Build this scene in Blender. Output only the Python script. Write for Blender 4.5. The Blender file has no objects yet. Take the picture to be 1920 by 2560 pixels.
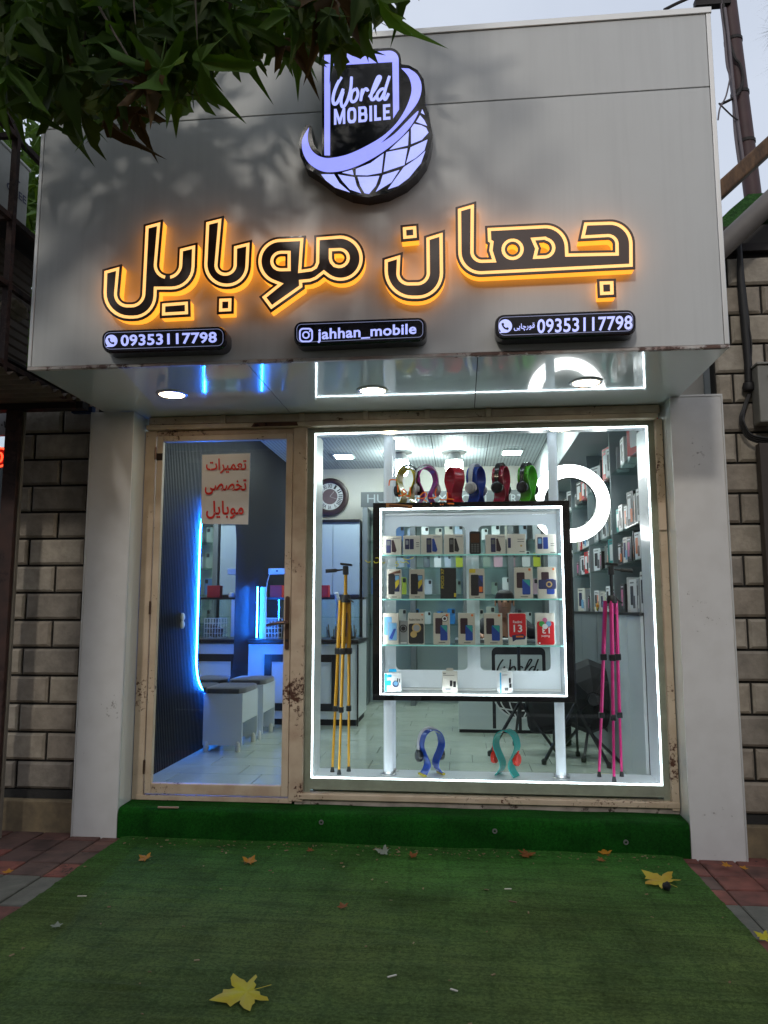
import bpy, bmesh, math, random
from mathutils import Vector, Matrix
from mathutils.geometry import tessellate_polygon
R = math.radians
random.seed(7)
scn = bpy.context.scene
COL = scn.collection

# ------------------------------------------------------------------ camera
CAM = Vector((1.9928, -4.6412, 1.1462)); YAW, PITCH, FPX = -0.0997, 0.1249, 1920.5
FW = Vector((math.sin(YAW)*math.cos(PITCH), math.cos(YAW)*math.cos(PITCH), math.sin(PITCH)))
RT = FW.cross(Vector((0, 0, 1))).normalized(); UP = RT.cross(FW)
cd = bpy.data.cameras.new('camera'); cam = bpy.data.objects.new('camera', cd); COL.objects.link(cam)
cd.sensor_fit = 'VERTICAL'; cd.sensor_height = 36; cd.sensor_width = 36; cd.lens = FPX/2560*36
cd.clip_start = 0.05; cd.clip_end = 600
M = Matrix((RT, UP, -FW)).transposed().to_4x4(); M.translation = CAM
cam.matrix_world = M
scn.camera = cam

# ------------------------------------------------------------------ sky, sun, exposure
SUN_EL, SUN_AZ = R(29), R(-13)        # azimuth measured from the street side (-Y) towards -X
w = bpy.data.worlds.new('World'); scn.world = w; w.use_nodes = True
nt = w.node_tree; nt.nodes.clear()
wo = nt.nodes.new('ShaderNodeOutputWorld'); bg = nt.nodes.new('ShaderNodeBackground')
sky = nt.nodes.new('ShaderNodeTexSky'); sky.sky_type = 'NISHITA'; sky.sun_disc = False
sky.sun_elevation = SUN_EL; sky.sun_rotation = math.pi + SUN_AZ
sky.air_density = 1.0; sky.dust_density = 3.0; sky.ozone_density = 1.2
tc = nt.nodes.new('ShaderNodeTexCoord'); nz = nt.nodes.new('ShaderNodeTexNoise'); nz.inputs['Scale'].default_value = 2.2
nz.inputs['Detail'].default_value = 5; nz.inputs['Roughness'].default_value = .55
rp = nt.nodes.new('ShaderNodeValToRGB'); rp.color_ramp.elements[0].position = .3; rp.color_ramp.elements[1].position = .7
rp.color_ramp.elements[0].color = (.72, .72, .72, 1); rp.color_ramp.elements[1].color = (.97, .97, .97, 1)
mx = nt.nodes.new('ShaderNodeMix'); mx.data_type = 'RGBA'; mx.inputs[7].default_value = (4.35, 4.75, 5.5, 1)
nt.links.new(tc.outputs['Generated'], nz.inputs['Vector']); nt.links.new(nz.outputs['Fac'], rp.inputs['Fac'])
nt.links.new(rp.outputs['Color'], mx.inputs[0]); nt.links.new(sky.outputs['Color'], mx.inputs[6])
nt.links.new(mx.outputs[2], bg.inputs['Color']); bg.inputs['Strength'].default_value = 0.12
nt.links.new(bg.outputs['Background'], wo.inputs['Surface'])
sd = bpy.data.lights.new('sun', 'SUN'); sd.energy = 0.5; sd.angle = R(4.5); sd.color = (1, .95, .87)
so = bpy.data.objects.new('sun', sd); COL.objects.link(so)
S_TO = Vector((math.sin(SUN_AZ)*math.cos(SUN_EL), -math.cos(SUN_AZ)*math.cos(SUN_EL), math.sin(SUN_EL)))  # towards the sun
so.rotation_euler = S_TO.to_track_quat('Z', 'Y').to_euler(); so.location = (0, -20, 20)
vs = scn.view_settings; vs.view_transform = 'Standard'; vs.look = 'None'; vs.exposure = 0.42; vs.gamma = 1; vs.use_curve_mapping = False
scn.render.engine = 'CYCLES'; scn.cycles.use_denoising = True; scn.cycles.max_bounces = 6; scn.cycles.transparent_max_bounces = 14; scn.cycles.adaptive_threshold = .02
scn.cycles.caustics_reflective = False; scn.cycles.caustics_refractive = False; scn.cycles.sample_clamp_indirect = 4

# ------------------------------------------------------------------ helpers
def P(px, py, Y):                       # a photo point at a known depth Y -> world point
    d = FW + RT*((px-960)/FPX) - UP*((py-1280)/FPX)
    return CAM + d*((Y-CAM.y)/d.y)
def PX(px, py, X):
    d = FW + RT*((px-960)/FPX) - UP*((py-1280)/FPX)
    return CAM + d*((X-CAM.x)/d.x)
def PZ(px, py, Z):
    d = FW + RT*((px-960)/FPX) - UP*((py-1280)/FPX)
    return CAM + d*((Z-CAM.z)/d.z)

MATS = {}
def mat(name, col=(.8,.8,.8), rough=.5, metal=0, emit=None, es=1, var=0, vscale=6, vcol=None, bump=0, bscale=60, coat=0, spec=.5, streak=0, alpha=None, sheen=0, stretch=None):
    if name in MATS: return MATS[name]
    m = bpy.data.materials.new(name); m.use_nodes = True; n = m.node_tree.nodes; l = m.node_tree.links
    b = n['Principled BSDF']; b.inputs['Base Color'].default_value = (*col, 1); b.inputs['Roughness'].default_value = rough
    b.inputs['Metallic'].default_value = metal; b.inputs['Specular IOR Level'].default_value = spec
    b.inputs['Coat Weight'].default_value = coat; b.inputs['Coat Roughness'].default_value = .04
    if sheen: b.inputs['Sheen Weight'].default_value = sheen
    if emit: b.inputs['Emission Color'].default_value = (*emit, 1); b.inputs['Emission Strength'].default_value = es
    geo = None
    def pos():
        nonlocal geo
        if geo is None: geo = n.new('ShaderNodeNewGeometry')
        return geo.outputs['Position']
    last = None
    if var:
        t = n.new('ShaderNodeTexNoise'); t.inputs['Scale'].default_value = vscale; t.inputs['Detail'].default_value = 7; t.inputs['Roughness'].default_value = .65
        if stretch:
            mp = n.new('ShaderNodeMapping'); mp.inputs['Scale'].default_value = stretch; l.new(pos(), mp.inputs[0]); l.new(mp.outputs[0], t.inputs['Vector'])
        else: l.new(pos(), t.inputs['Vector'])
        r = n.new('ShaderNodeValToRGB'); r.color_ramp.elements[0].position = .36; r.color_ramp.elements[1].position = .66
        vc = vcol or tuple(c*.45 for c in col)
        r.color_ramp.elements[0].color = (*[c*(1-var)+v*var for c, v in zip(col, vc)], 1); r.color_ramp.elements[1].color = (*col, 1)
        l.new(t.outputs['Fac'], r.inputs[0]); last = r.outputs[0]
    if streak:
        mp = n.new('ShaderNodeMapping'); mp.inputs['Scale'].default_value = (26, 26, 1.1); t = n.new('ShaderNodeTexNoise'); t.inputs['Scale'].default_value = 1.0; t.inputs['Detail'].default_value = 4
        l.new(pos(), mp.inputs[0]); l.new(mp.outputs[0], t.inputs['Vector'])
        r = n.new('ShaderNodeValToRGB'); r.color_ramp.elements[0].position = .3; r.color_ramp.elements[1].position = .55
        r.color_ramp.elements[0].color = (1-streak,)*3+(1,); r.color_ramp.elements[1].color = (1, 1, 1, 1)
        l.new(t.outputs['Fac'], r.inputs[0]); x = n.new('ShaderNodeMix'); x.data_type = 'RGBA'; x.blend_type = 'MULTIPLY'; x.inputs[0].default_value = 1
        if last: l.new(last, x.inputs[6])
        else: x.inputs[6].default_value = (*col, 1)
        l.new(r.outputs[0], x.inputs[7]); last = x.outputs[2]
    if last: l.new(last, b.inputs['Base Color'])
    if bump:
        t = n.new('ShaderNodeTexNoise'); t.inputs['Scale'].default_value = bscale; t.inputs['Detail'].default_value = 4
        if stretch:
            mp = n.new('ShaderNodeMapping'); mp.inputs['Scale'].default_value = stretch; l.new(pos(), mp.inputs[0]); l.new(mp.outputs[0], t.inputs['Vector'])
        else: l.new(pos(), t.inputs['Vector'])
        bp = n.new('ShaderNodeBump'); bp.inputs['Strength'].default_value = bump; bp.inputs['Distance'].default_value = .01
        l.new(t.outputs['Fac'], bp.inputs['Height']); l.new(bp.outputs['Normal'], b.inputs['Normal'])
    MATS[name] = m; return m
def worn(name, paint, under, amount, scale, rough=.45, grime=None):   # paint that has chipped to rust
    if name in MATS: return MATS[name]
    m = mat(name, paint, rough); n = m.node_tree.nodes; l = m.node_tree.links; b = n['Principled BSDF']
    g = n.new('ShaderNodeNewGeometry'); t = n.new('ShaderNodeTexNoise'); t.inputs['Scale'].default_value = scale; t.inputs['Detail'].default_value = 9; t.inputs['Roughness'].default_value = .7
    l.new(g.outputs['Position'], t.inputs['Vector'])
    t2 = n.new('ShaderNodeTexNoise'); t2.inputs['Scale'].default_value = 2.3; t2.inputs['Detail'].default_value = 3; l.new(g.outputs['Position'], t2.inputs['Vector'])
    ad = n.new('ShaderNodeMath'); ad.operation = 'ADD'; l.new(t.outputs['Fac'], ad.inputs[0]); l.new(t2.outputs['Fac'], ad.inputs[1])
    r = n.new('ShaderNodeValToRGB'); r.color_ramp.elements[0].position = .5 - amount; r.color_ramp.elements[1].position = .53 - amount
    dv = n.new('ShaderNodeMath'); dv.operation = 'MULTIPLY'; dv.inputs[1].default_value = .5; l.new(ad.outputs[0], dv.inputs[0]); l.new(dv.outputs[0], r.inputs[0])
    r.color_ramp.elements[0].color = (*under, 1); r.color_ramp.elements[1].color = (1, 1, 1, 1)
    t3 = n.new('ShaderNodeTexNoise'); t3.inputs['Scale'].default_value = 9; t3.inputs['Detail'].default_value = 6; l.new(g.outputs['Position'], t3.inputs['Vector'])
    r3 = n.new('ShaderNodeValToRGB'); gr = grime or tuple(c*.6 for c in paint)
    r3.color_ramp.elements[0].position = .35; r3.color_ramp.elements[0].color = (*gr, 1); r3.color_ramp.elements[1].position = .6; r3.color_ramp.elements[1].color = (*paint, 1); l.new(t3.outputs['Fac'], r3.inputs[0])
    x = n.new('ShaderNodeMix'); x.data_type = 'RGBA'; x.blend_type = 'MULTIPLY'; x.inputs[0].default_value = 1; l.new(r3.outputs[0], x.inputs[6]); l.new(r.outputs[0], x.inputs[7])
    l.new(x.outputs[2], b.inputs['Base Color'])
    bp = n.new('ShaderNodeBump'); bp.inputs['Strength'].default_value = .35; bp.inputs['Distance'].default_value = .004; l.new(r.outputs[0], bp.inputs['Height']); l.new(bp.outputs[0], b.inputs['Normal'])
    return m
def glass(name, tint=(.96, .985, .98), refl=1.0, rough=0.0):
    if name in MATS: return MATS[name]
    m = bpy.data.materials.new(name); m.use_nodes = True; n = m.node_tree.nodes; l = m.node_tree.links; n.clear()
    o = n.new('ShaderNodeOutputMaterial'); t = n.new('ShaderNodeBsdfTransparent'); t.inputs[0].default_value = (*tint, 1)
    g = n.new('ShaderNodeBsdfGlossy'); g.inputs['Roughness'].default_value = rough; f = n.new('ShaderNodeLayerWeight'); f.inputs[0].default_value = .5
    pw = n.new('ShaderNodeMath'); pw.operation = 'POWER'; pw.inputs[1].default_value = 5; l.new(f.outputs['Facing'], pw.inputs[0])
    mu = n.new('ShaderNodeMath'); mu.operation = 'MULTIPLY_ADD'; mu.inputs[1].default_value = .5; mu.inputs[2].default_value = .05*refl; l.new(pw.outputs[0], mu.inputs[0])
    x = n.new('ShaderNodeMixShader'); l.new(mu.outputs[0], x.inputs[0]); l.new(t.outputs[0], x.inputs[1]); l.new(g.outputs[0], x.inputs[2]); l.new(x.outputs[0], o.inputs[0])
    MATS[name] = m; return m

class MB:
    def __init__(s): s.v = []; s.f = []
    def add(s, vs, fs):
        k = len(s.v); s.v += [tuple(v) for v in vs]; s.f += [tuple(i+k for i in f) for f in fs]; return s
    def box(s, x0, x1, y0, y1, z0, z1):
        return s.add([(x,y,z) for z in (z0,z1) for y in (y0,y1) for x in (x0,x1)], [(0,2,3,1),(4,5,7,6),(0,1,5,4),(2,6,7,3),(0,4,6,2),(1,3,7,5)])
    def obox(s, c, ax, ay, az):         # oriented box: centre and three half axes
        c, ax, ay, az = map(Vector, (c, ax, ay, az))
        return s.add([c+ax*i+ay*j+az*k for k in (-1,1) for j in (-1,1) for i in (-1,1)], [(0,2,3,1),(4,5,7,6),(0,1,5,4),(2,6,7,3),(0,4,6,2),(1,3,7,5)])
    def beam(s, a, b, w, h=None):       # rectangular bar from a to b
        a, b = Vector(a), Vector(b); h = h or w; d = b-a; z = Vector((0,0,1)) if abs(d.normalized().z) < .95 else Vector((0,1,0))
        x = d.cross(z).normalized(); y = x.cross(d).normalized()
        return s.obox((a+b)/2, x*w/2, d/2, y*h/2)
    def tube(s, pts, r, n=8, cap=True):
        pts = [Vector(p) for p in pts]; rs = r if isinstance(r, (list, tuple)) else [r]*len(pts); k = len(s.v); up = None
        for i, p in enumerate(pts):
            d = (pts[min(i+1, len(pts)-1)]-pts[max(i-1, 0)]).normalized()
            if up is None: up = d.orthogonal().normalized()
            x = (up - d*up.dot(d))
            x = x.normalized() if x.length > 1e-5 else d.orthogonal().normalized()
            up = x; y = d.cross(x)
            for j in range(n):
                a = 2*math.pi*j/n; s.v.append(tuple(p + (x*math.cos(a)+y*math.sin(a))*rs[i]))
        for i in range(len(pts)-1):
            for j in range(n): s.f.append((k+i*n+j, k+i*n+(j+1)%n, k+(i+1)*n+(j+1)%n, k+(i+1)*n+j))
        if cap:
            s.f.append(tuple(k+j for j in range(n))[::-1]); e = k+(len(pts)-1)*n; s.f.append(tuple(e+j for j in range(n)))
        return s
    def cyl(s, a, b, r, n=12, r2=None): return s.tube([a, b], [r, r if r2 is None else r2], n)
    def lathe(s, prof, c=(0,0,0), n=16, axis='z'):
        k = len(s.v)
        for (r, h) in prof:
            for j in range(n):
                a = 2*math.pi*j/n; x, y = r*math.cos(a), r*math.sin(a)
                q = {'z': (x, y, h), 'x': (h, x, y), 'y': (x, h, y)}[axis]; s.v.append((c[0]+q[0], c[1]+q[1], c[2]+q[2]))
        for i in range(len(prof)-1):
            for j in range(n): s.f.append((k+i*n+j, k+i*n+(j+1)%n, k+(i+1)*n+(j+1)%n, k+(i+1)*n+j))
        return s
    def tri(s, loops, fn):              # flat polygon with holes; loops of 2D points; fn maps 2D -> 3D
        vv = [[Vector((x, y, 0)) for x, y in lp] for lp in loops]; k = len(s.v)
        flat = [q for lp in loops for q in lp]
        s.v += [tuple(fn(*q)) for q in flat]
        for t in tessellate_polygon(vv): s.f.append(tuple(k+i for i in t))
        return s
    def prism(s, loop, fn0, fn1, caps=True):
        k = len(s.v); n = len(loop)
        s.v += [tuple(fn0(*q)) for q in loop] + [tuple(fn1(*q)) for q in loop]
        for i in range(n): s.f.append((k+i, k+(i+1)%n, k+n+(i+1)%n, k+n+i))
        if caps:
            for t in tessellate_polygon([[Vector((x, y, 0)) for x, y in loop]]): s.f.append(tuple(k+i for i in t)); s.f.append(tuple(k+n+i for i in t)[::-1])
        return s

def mesh_of(name, mb, material, smooth=False, fix=True):
    me = bpy.data.meshes.new(name); me.from_pydata(mb.v, [], mb.f)
    if fix:
        bm = bmesh.new(); bm.from_mesh(me); bmesh.ops.recalc_face_normals(bm, faces=bm.faces); bm.to_mesh(me); bm.free()
    me.materials.append(material)
    if smooth:
        me.polygons.foreach_set('use_smooth', [True]*len(me.polygons))
        try: me.set_sharp_from_angle(angle=R(40))
        except Exception: pass
    me.update(); return me
def tag(o, label=None, cat=None, group=None, kind=None):
    if label: o['label'] = label
    if cat: o['category'] = cat
    if group: o['group'] = group
    if kind: o['kind'] = kind
    return o
def O(name, mb, material, parent=None, label=None, cat=None, group=None, kind=None, smooth=False, bevel=0, fix=True, local=False):
    if not local and mb.v:              # give the object its own origin at its base
        xs, ys, zs = zip(*mb.v); c = Vector(((min(xs)+max(xs))/2, (min(ys)+max(ys))/2, min(zs)))
        mb.v = [(v[0]-c.x, v[1]-c.y, v[2]-c.z) for v in mb.v]
    else: c = Vector((0, 0, 0))
    o = bpy.data.objects.new(name, mesh_of(name, mb, material, smooth, fix)); COL.objects.link(o)
    if parent is not None:
        o.parent = parent
        if not local:
            wl = Vector(parent['_w']) if '_w' in parent.keys() else parent.location
            c2 = c - wl; o.location = c2
        o['_w'] = tuple(c)
    else:
        o.location = c; o['_w'] = tuple(c)
    if bevel:
        b = o.modifiers.new('bevel', 'BEVEL'); b.width = bevel; b.segments = 2; b.limit_method = 'ANGLE'; b.angle_limit = R(35)
    return tag(o, label, cat, group, kind)
def E(name, loc, label=None, cat=None, group=None, kind=None, rz=0):
    o = bpy.data.objects.new(name, None); COL.objects.link(o); o.location = loc; o.rotation_euler.z = rz; o.empty_display_size = .05
    o['_w'] = tuple(loc)
    return tag(o, label, cat, group, kind)
def L(name, mb, material, parent, **k): return O(name, mb, material, parent, local=True, **k)   # part given in its thing's own coordinates
def dup(src, parent=None):
    c = src.copy(); COL.objects.link(c); c.parent = parent
    for ch in src.children: dup(ch, c)
    return c

def rounded(pts, n=8):                  # polygon corners (x, y[, r]) -> polygon with filleted corners
    out = []; m = len(pts)
    for i, p in enumerate(pts):
        r = p[2] if len(p) > 2 else 0; c = Vector(p[:2])
        if r <= 0: out.append((c.x, c.y)); continue
        a = Vector(pts[i-1][:2])-c; b = Vector(pts[(i+1) % m][:2])-c; la, lb = a.length, b.length; a.normalize(); b.normalize()
        th = a.angle(b); t = min(r/math.tan(th/2), la*.98, lb*.98); rr = t*math.tan(th/2)
        cc = c + (a+b).normalized()*(rr/math.sin(th/2)); s = c+a*t-cc; e = c+b*t-cc
        a0 = math.atan2(s.y, s.x); a1 = math.atan2(e.y, e.x); d = (a1-a0+math.pi) % (2*math.pi)-math.pi
        for j in range(n+1):
            q = a0+d*j/n; out.append((cc.x+rr*math.cos(q), cc.y+rr*math.sin(q)))
    return out
def arc(cx, cy, r, a0, a1, n=16, ry=None): return [(cx+r*math.cos(R(a0+(a1-a0)*i/n)), cy+(ry or r)*math.sin(R(a0+(a1-a0)*i/n))) for i in range(n+1)]
def rrect(x0, x1, y0, y1, r, n=5): return rounded([(x0,y0,r),(x1,y0,r),(x1,y1,r),(x0,y1,r)], n)
def area2(lp): return sum(lp[i-1][0]*lp[i][1]-lp[i][0]*lp[i-1][1] for i in range(len(lp)))
def clean(lp, eps=1e-4):
    out = []
    for q in lp:
        if not out or math.hypot(q[0]-out[-1][0], q[1]-out[-1][1]) > eps: out.append(q)
    if math.hypot(out[0][0]-out[-1][0], out[0][1]-out[-1][1]) <= eps: out.pop()
    return out
def inset(lp, d):                       # lp counter-clockwise: moves inward by d
    n = len(lp); out = []
    for i in range(n):
        a, b, c = Vector(lp[i-1]), Vector(lp[i]), Vector(lp[(i+1) % n])
        e1 = (b-a).normalized(); e2 = (c-b).normalized(); n1 = Vector((-e1.y, e1.x)); n2 = Vector((-e2.y, e2.x))
        k = max(.28, 1+n1.dot(n2)); q = b+(n1+n2)*(d/k); out.append((q.x, q.y))
    return out
def spline(pts, n=6, closed=False):
    pts = [Vector(p) for p in pts]; out = []; m = len(pts)
    for i in range(m if closed else m-1):
        if closed: p0, p1, p2, p3 = pts[i-1], pts[i], pts[(i+1) % m], pts[(i+2) % m]
        else: p0, p1, p2, p3 = pts[max(i-1, 0)], pts[i], pts[i+1], pts[min(i+2, m-1)]
        for j in range(n):
            t = j/n; out.append(.5*((2*p1)+(p2-p0)*t+(2*p0-5*p1+4*p2-p3)*t*t+(3*p1-p0-3*p2+p3)*t**3))
    if not closed: out.append(pts[-1])
    return out
def stroke(mb, pts, wd, fn, n=6):       # flat ribbon along a smooth 2D path; fn(x, y, k) -> 3D
    q = spline(pts, n); k = len(mb.v); m = len(q)
    for i, p in enumerate(q):
        d = (q[min(i+1, m-1)]-q[max(i-1, 0)]).normalized(); nn = Vector((-d.y, d.x))*wd/2
        if i in (0, m-1): nn = nn*.75
        for s in (1, -1): a = p+nn*s; mb.v.append(tuple(fn(a.x, a.y, i/m)))
    for i in range(m-1): mb.f.append((k+2*i, k+2*i+1, k+2*i+3, k+2*i+2))
_TX = {}
def text2d(body, bold=0.0):
    if (body, bold) in _TX: return _TX[(body, bold)]
    c = bpy.data.curves.new('txt', 'FONT'); c.body = body; c.resolution_u = 3; c.offset = bold; c.space_character = 1+bold*1.5
    o = bpy.data.objects.new('txt', c); COL.objects.link(o); bpy.context.view_layer.update()
    me = o.evaluated_get(bpy.context.evaluated_depsgraph_get()).to_mesh()
    vs = [(v.co.x, v.co.y) for v in me.vertices]; fs = [tuple(p.vertices) for p in me.polygons]
    o.evaluated_get(bpy.context.evaluated_depsgraph_get()).to_mesh_clear(); bpy.data.objects.remove(o); bpy.data.curves.remove(c)
    x0 = min(v[0] for v in vs); x1 = max(v[0] for v in vs); y0 = min(v[1] for v in vs); y1 = max(v[1] for v in vs)
    r = ([((x-x0)/(x1-x0), (y-y0)/(y1-y0)) for x, y in vs], fs, (x1-x0)/(y1-y0)); _TX[(body, bold)] = r; return r
def text_on(mb, body, tl, tr, br, bl, bold=0.0, flip=False):   # text stretched over a quad of four 3D corners
    vs, fs, _ = text2d(body, bold); tl, tr, br, bl = map(Vector, (tl, tr, br, bl))
    mb.add([(bl*(1-u)+br*u)*(1-v)+(tl*(1-u)+tr*u)*v for u, v in vs], fs); return mb
def text_px(mb, body, x0, x1, y0l, y1l, y0r, y1r, Y, bold=0.0):  # photo box: left top/bottom, right top/bottom
    return text_on(mb, body, P(x0,y0l,Y), P(x1,y0r,Y), P(x1,y1r,Y), P(x0,y1l,Y), bold)
def fa(*codes): return ''.join(chr(c) for c in codes[::-1])     # joined Persian letter forms in visual order

# ------------------------------------------------------------------ materials
WHITE = mat('white_composite_panel', (.66,.665,.65), .38, var=.22, vscale=1.7, vcol=(.55,.54,.51), coat=0, streak=.05)
PIERW = worn('white_pier_panel', (.68,.665,.645), (.45,.42,.4), .155, 30, .38, (.64,.623,.60))
SOFF = mat('glossy_soffit_panel', (.74,.79,.76), .10, var=.25, vscale=2.2, vcol=(.6,.62,.58), coat=1.0, spec=.6)
SOFF.node_tree.nodes['Principled BSDF'].inputs['Coat IOR'].default_value = 1.65; SOFF.node_tree.nodes['Principled BSDF'].inputs['Coat Roughness'].default_value = .012
TRIM = mat('aluminium_trim', (.72,.72,.70), .3, metal=.35)
CREAM = worn('cream_paint_chipped', (.62,.49,.36), (.16,.06,.03), .100, 42, .5, (.53,.40,.28))
CREAM2 = worn('cream_paint_rusty', (.60,.47,.34), (.13,.05,.025), .082, 34, .55, (.48,.34,.24))
GLASS = glass('window_glass'); SGLASS = glass('shelf_glass', (.86,.96,.94), 1.6)
BLACK = mat('black_acrylic', (.006,.006,.011), .22, coat=.3)
DARKB = mat('dark_brown_face', (.065,.025,.015), .35, coat=.2)
OR_SIDE = mat('lit_orange_return', (.5,.3,.1), .5, emit=(1,.34,.03), es=1.15, var=.35, vscale=14, vcol=(.05,.02,.01))
OR_BAND = mat('lit_amber_band', (.6,.4,.2), .5, emit=(1,.52,.16), es=1.0)
BLUEW = mat('lit_blue_white', (.5,.5,.6), .5, emit=(.27,.30,1.0), es=.82)
BLUEW2 = mat('lit_pale_white', (.5,.5,.6), .5, emit=(.38,.43,1.0), es=.82)
LED = mat('white_led', (.9,.9,.9), .5, emit=(.80,.92,1.0), es=10)
LEDS = mat('cabinet_led', (.9,.9,.9), .5, emit=(.84,.93,1.0), es=16)
RING = mat('ring_lamp_diffuser', (.9,.9,.9), .5, emit=(1,1,1), es=5)
BULB = mat('bulb_glow', (.9,.9,.9), .5, emit=(.88,1,.97), es=45)
PANEL = mat('ceiling_light_glow', (.9,.9,.9), .5, emit=(.88,1,.97), es=95)
WARM = mat('warm_downlight_glow', (.9,.9,.8), .5, emit=(1,.78,.54), es=26)
BLUE = mat('blue_led', (.1,.2,.8), .5, emit=(.01,.17,1.0), es=190)
NEON = mat('red_neon', (.8,.1,.05), .5, emit=(1,.06,.02), es=2.5)
WBOX = mat('white_display_board', (.78,.82,.86), .3, coat=.3)
OLIVE = mat('grey_green_board_edge', (.44,.43,.34), .5, var=.4, vscale=9)
MDF = mat('white_melamine', (.70,.74,.76), .3, coat=.2)
BLK = mat('black_plastic', (.012,.012,.013), .4); BLKM = mat('black_matte', (.010,.010,.011), .75)
DKWOOD = mat('dark_wenge_laminate', (.016,.013,.012), .3, var=.4, vscale=20)
CHROME = mat('brushed_steel', (.55,.55,.55), .28, metal=1)
ACRYL = mat('frosted_acrylic_tube', (.72,.76,.80), .25, emit=(.75,.87,1), es=.22, coat=.5)
GREYFAB = mat('grey_velvet', (.075,.075,.08), .9, var=.4, vscale=40, sheen=.5, bump=.2, bscale=150)

# ------------------------------------------------------------------ constants of the place
FY = -1.042; H1, H2 = 2.353, 4.089; XL, XR = -0.196, 3.252; W = 3.2; PF = -0.198
def gz(x): return -0.163-0.0055*x      # the pavement falls slightly to the right
SHOP = E('shop_front', (1.6, 0, 0), 'white panelled phone shop front with deep lit sign fascia and glazed entrance', 'shop front')

# ================================================================== GROUND
ASPH = mat('asphalt', (.05,.05,.052), .85, var=.4, vscale=30, bump=.4, bscale=120)
mb = MB(); mb.add([(-120,-200,-.42),(120,-200,-.42),(120,120,-.42),(-120,120,-.42)], [(0,1,2,3)]); O('ground', mb, mat('bare_ground', (.10,.09,.075), .9, var=.4, vscale=2), kind='structure')
mb = MB(); mb.box(-60, 60, -13.5, -5.6, -.405, -.33); O('road', mb, ASPH, kind='structure')
GRIME = mat('paver_joint_dirt', (.035,.032,.028), .9, var=.5, vscale=18, bump=.3)
def slab(mb, x0, x1, y0, y1, top, th):
    return mb.add([(x,y,gz(x)+t) for t in (top-th, top) for y in (y0,y1) for x in (x0,x1)], [(0,2,3,1),(4,5,7,6),(0,1,5,4),(2,6,7,3),(0,4,6,2),(1,3,7,5)])
mb = MB(); slab(mb, -9, 12, -5.3, .2, -.014, .26); pave = O('pavement', mb, GRIME, kind='structure')
mb = MB(); mb.box(-9, 12, -5.6, -5.3, -.40, -.19); O('kerb', mb, mat('kerb_concrete', (.3,.29,.27), .8, var=.4), kind='structure', bevel=.02)
PAV = [worn('red_paver_%d' % i, c, (.12,.10,.09), .115+.008*i, 40, .85, tuple(q*.5 for q in c)) for i, c in enumerate([(.20,.062,.045), (.165,.055,.042), (.13,.058,.045), (.10,.055,.045)])]
GREYP = mat('grey_slab', (.13,.125,.105), .85, var=.6, vscale=9, bump=.3)
PV = .19
mesh_p = {}
for side in (0, 1):
    for r in range(0, 13):
        y1 = -.075 - r*PV
        grey = r in (4, 5)
        if grey and r == 5: continue
        for c in range(0, 12):
            if side == 0: x0 = .10 - (c+1)*PV
            else: x0 = 3.04 + c*PV
            if x0 > 5.1 or x0 < -2.0: continue
            yy = y1-PV*(2 if grey else 1)
            k = ('g' if grey else random.choice('aabbcd'))
            if r < 2 and side == 0 and not grey: k = random.choice('cdd')
            if k not in mesh_p:
                m_ = MB(); hx = PV/2-.004; hy = (PV*(2 if grey else 1))/2-.004; t = .006
                m_.add([(-hx,-hy,-.03),(hx,-hy,-.03),(hx,hy,-.03),(-hx,hy,-.03),(-hx,-hy,-.004),(hx,-hy,-.004),(hx,hy,-.004),(-hx,hy,-.004),(-hx+t,-hy+t,0),(hx-t,-hy+t,0),(hx-t,hy-t,0),(-hx+t,hy-t,0)],
                       [(0,1,5,4),(1,2,6,5),(2,3,7,6),(3,0,4,7),(4,5,9,8),(5,6,10,9),(6,7,11,10),(7,4,8,11),(8,9,10,11)])
                mesh_p[k] = mesh_of('paver', m_, GREYP if grey else PAV['abcd'.index(k)])
            o = bpy.data.objects.new('paver', mesh_p[k]); COL.objects.link(o); o.parent = pave
            xc, yc = x0+PV/2, (y1+yy)/2
            o.location = Vector((xc, yc, gz(xc)+random.uniform(-.004,.0))) - Vector(pave['_w']); o.rotation_euler = (random.uniform(-.01,.01), random.uniform(-.01,.01), random.uniform(-.012,.012))
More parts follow.
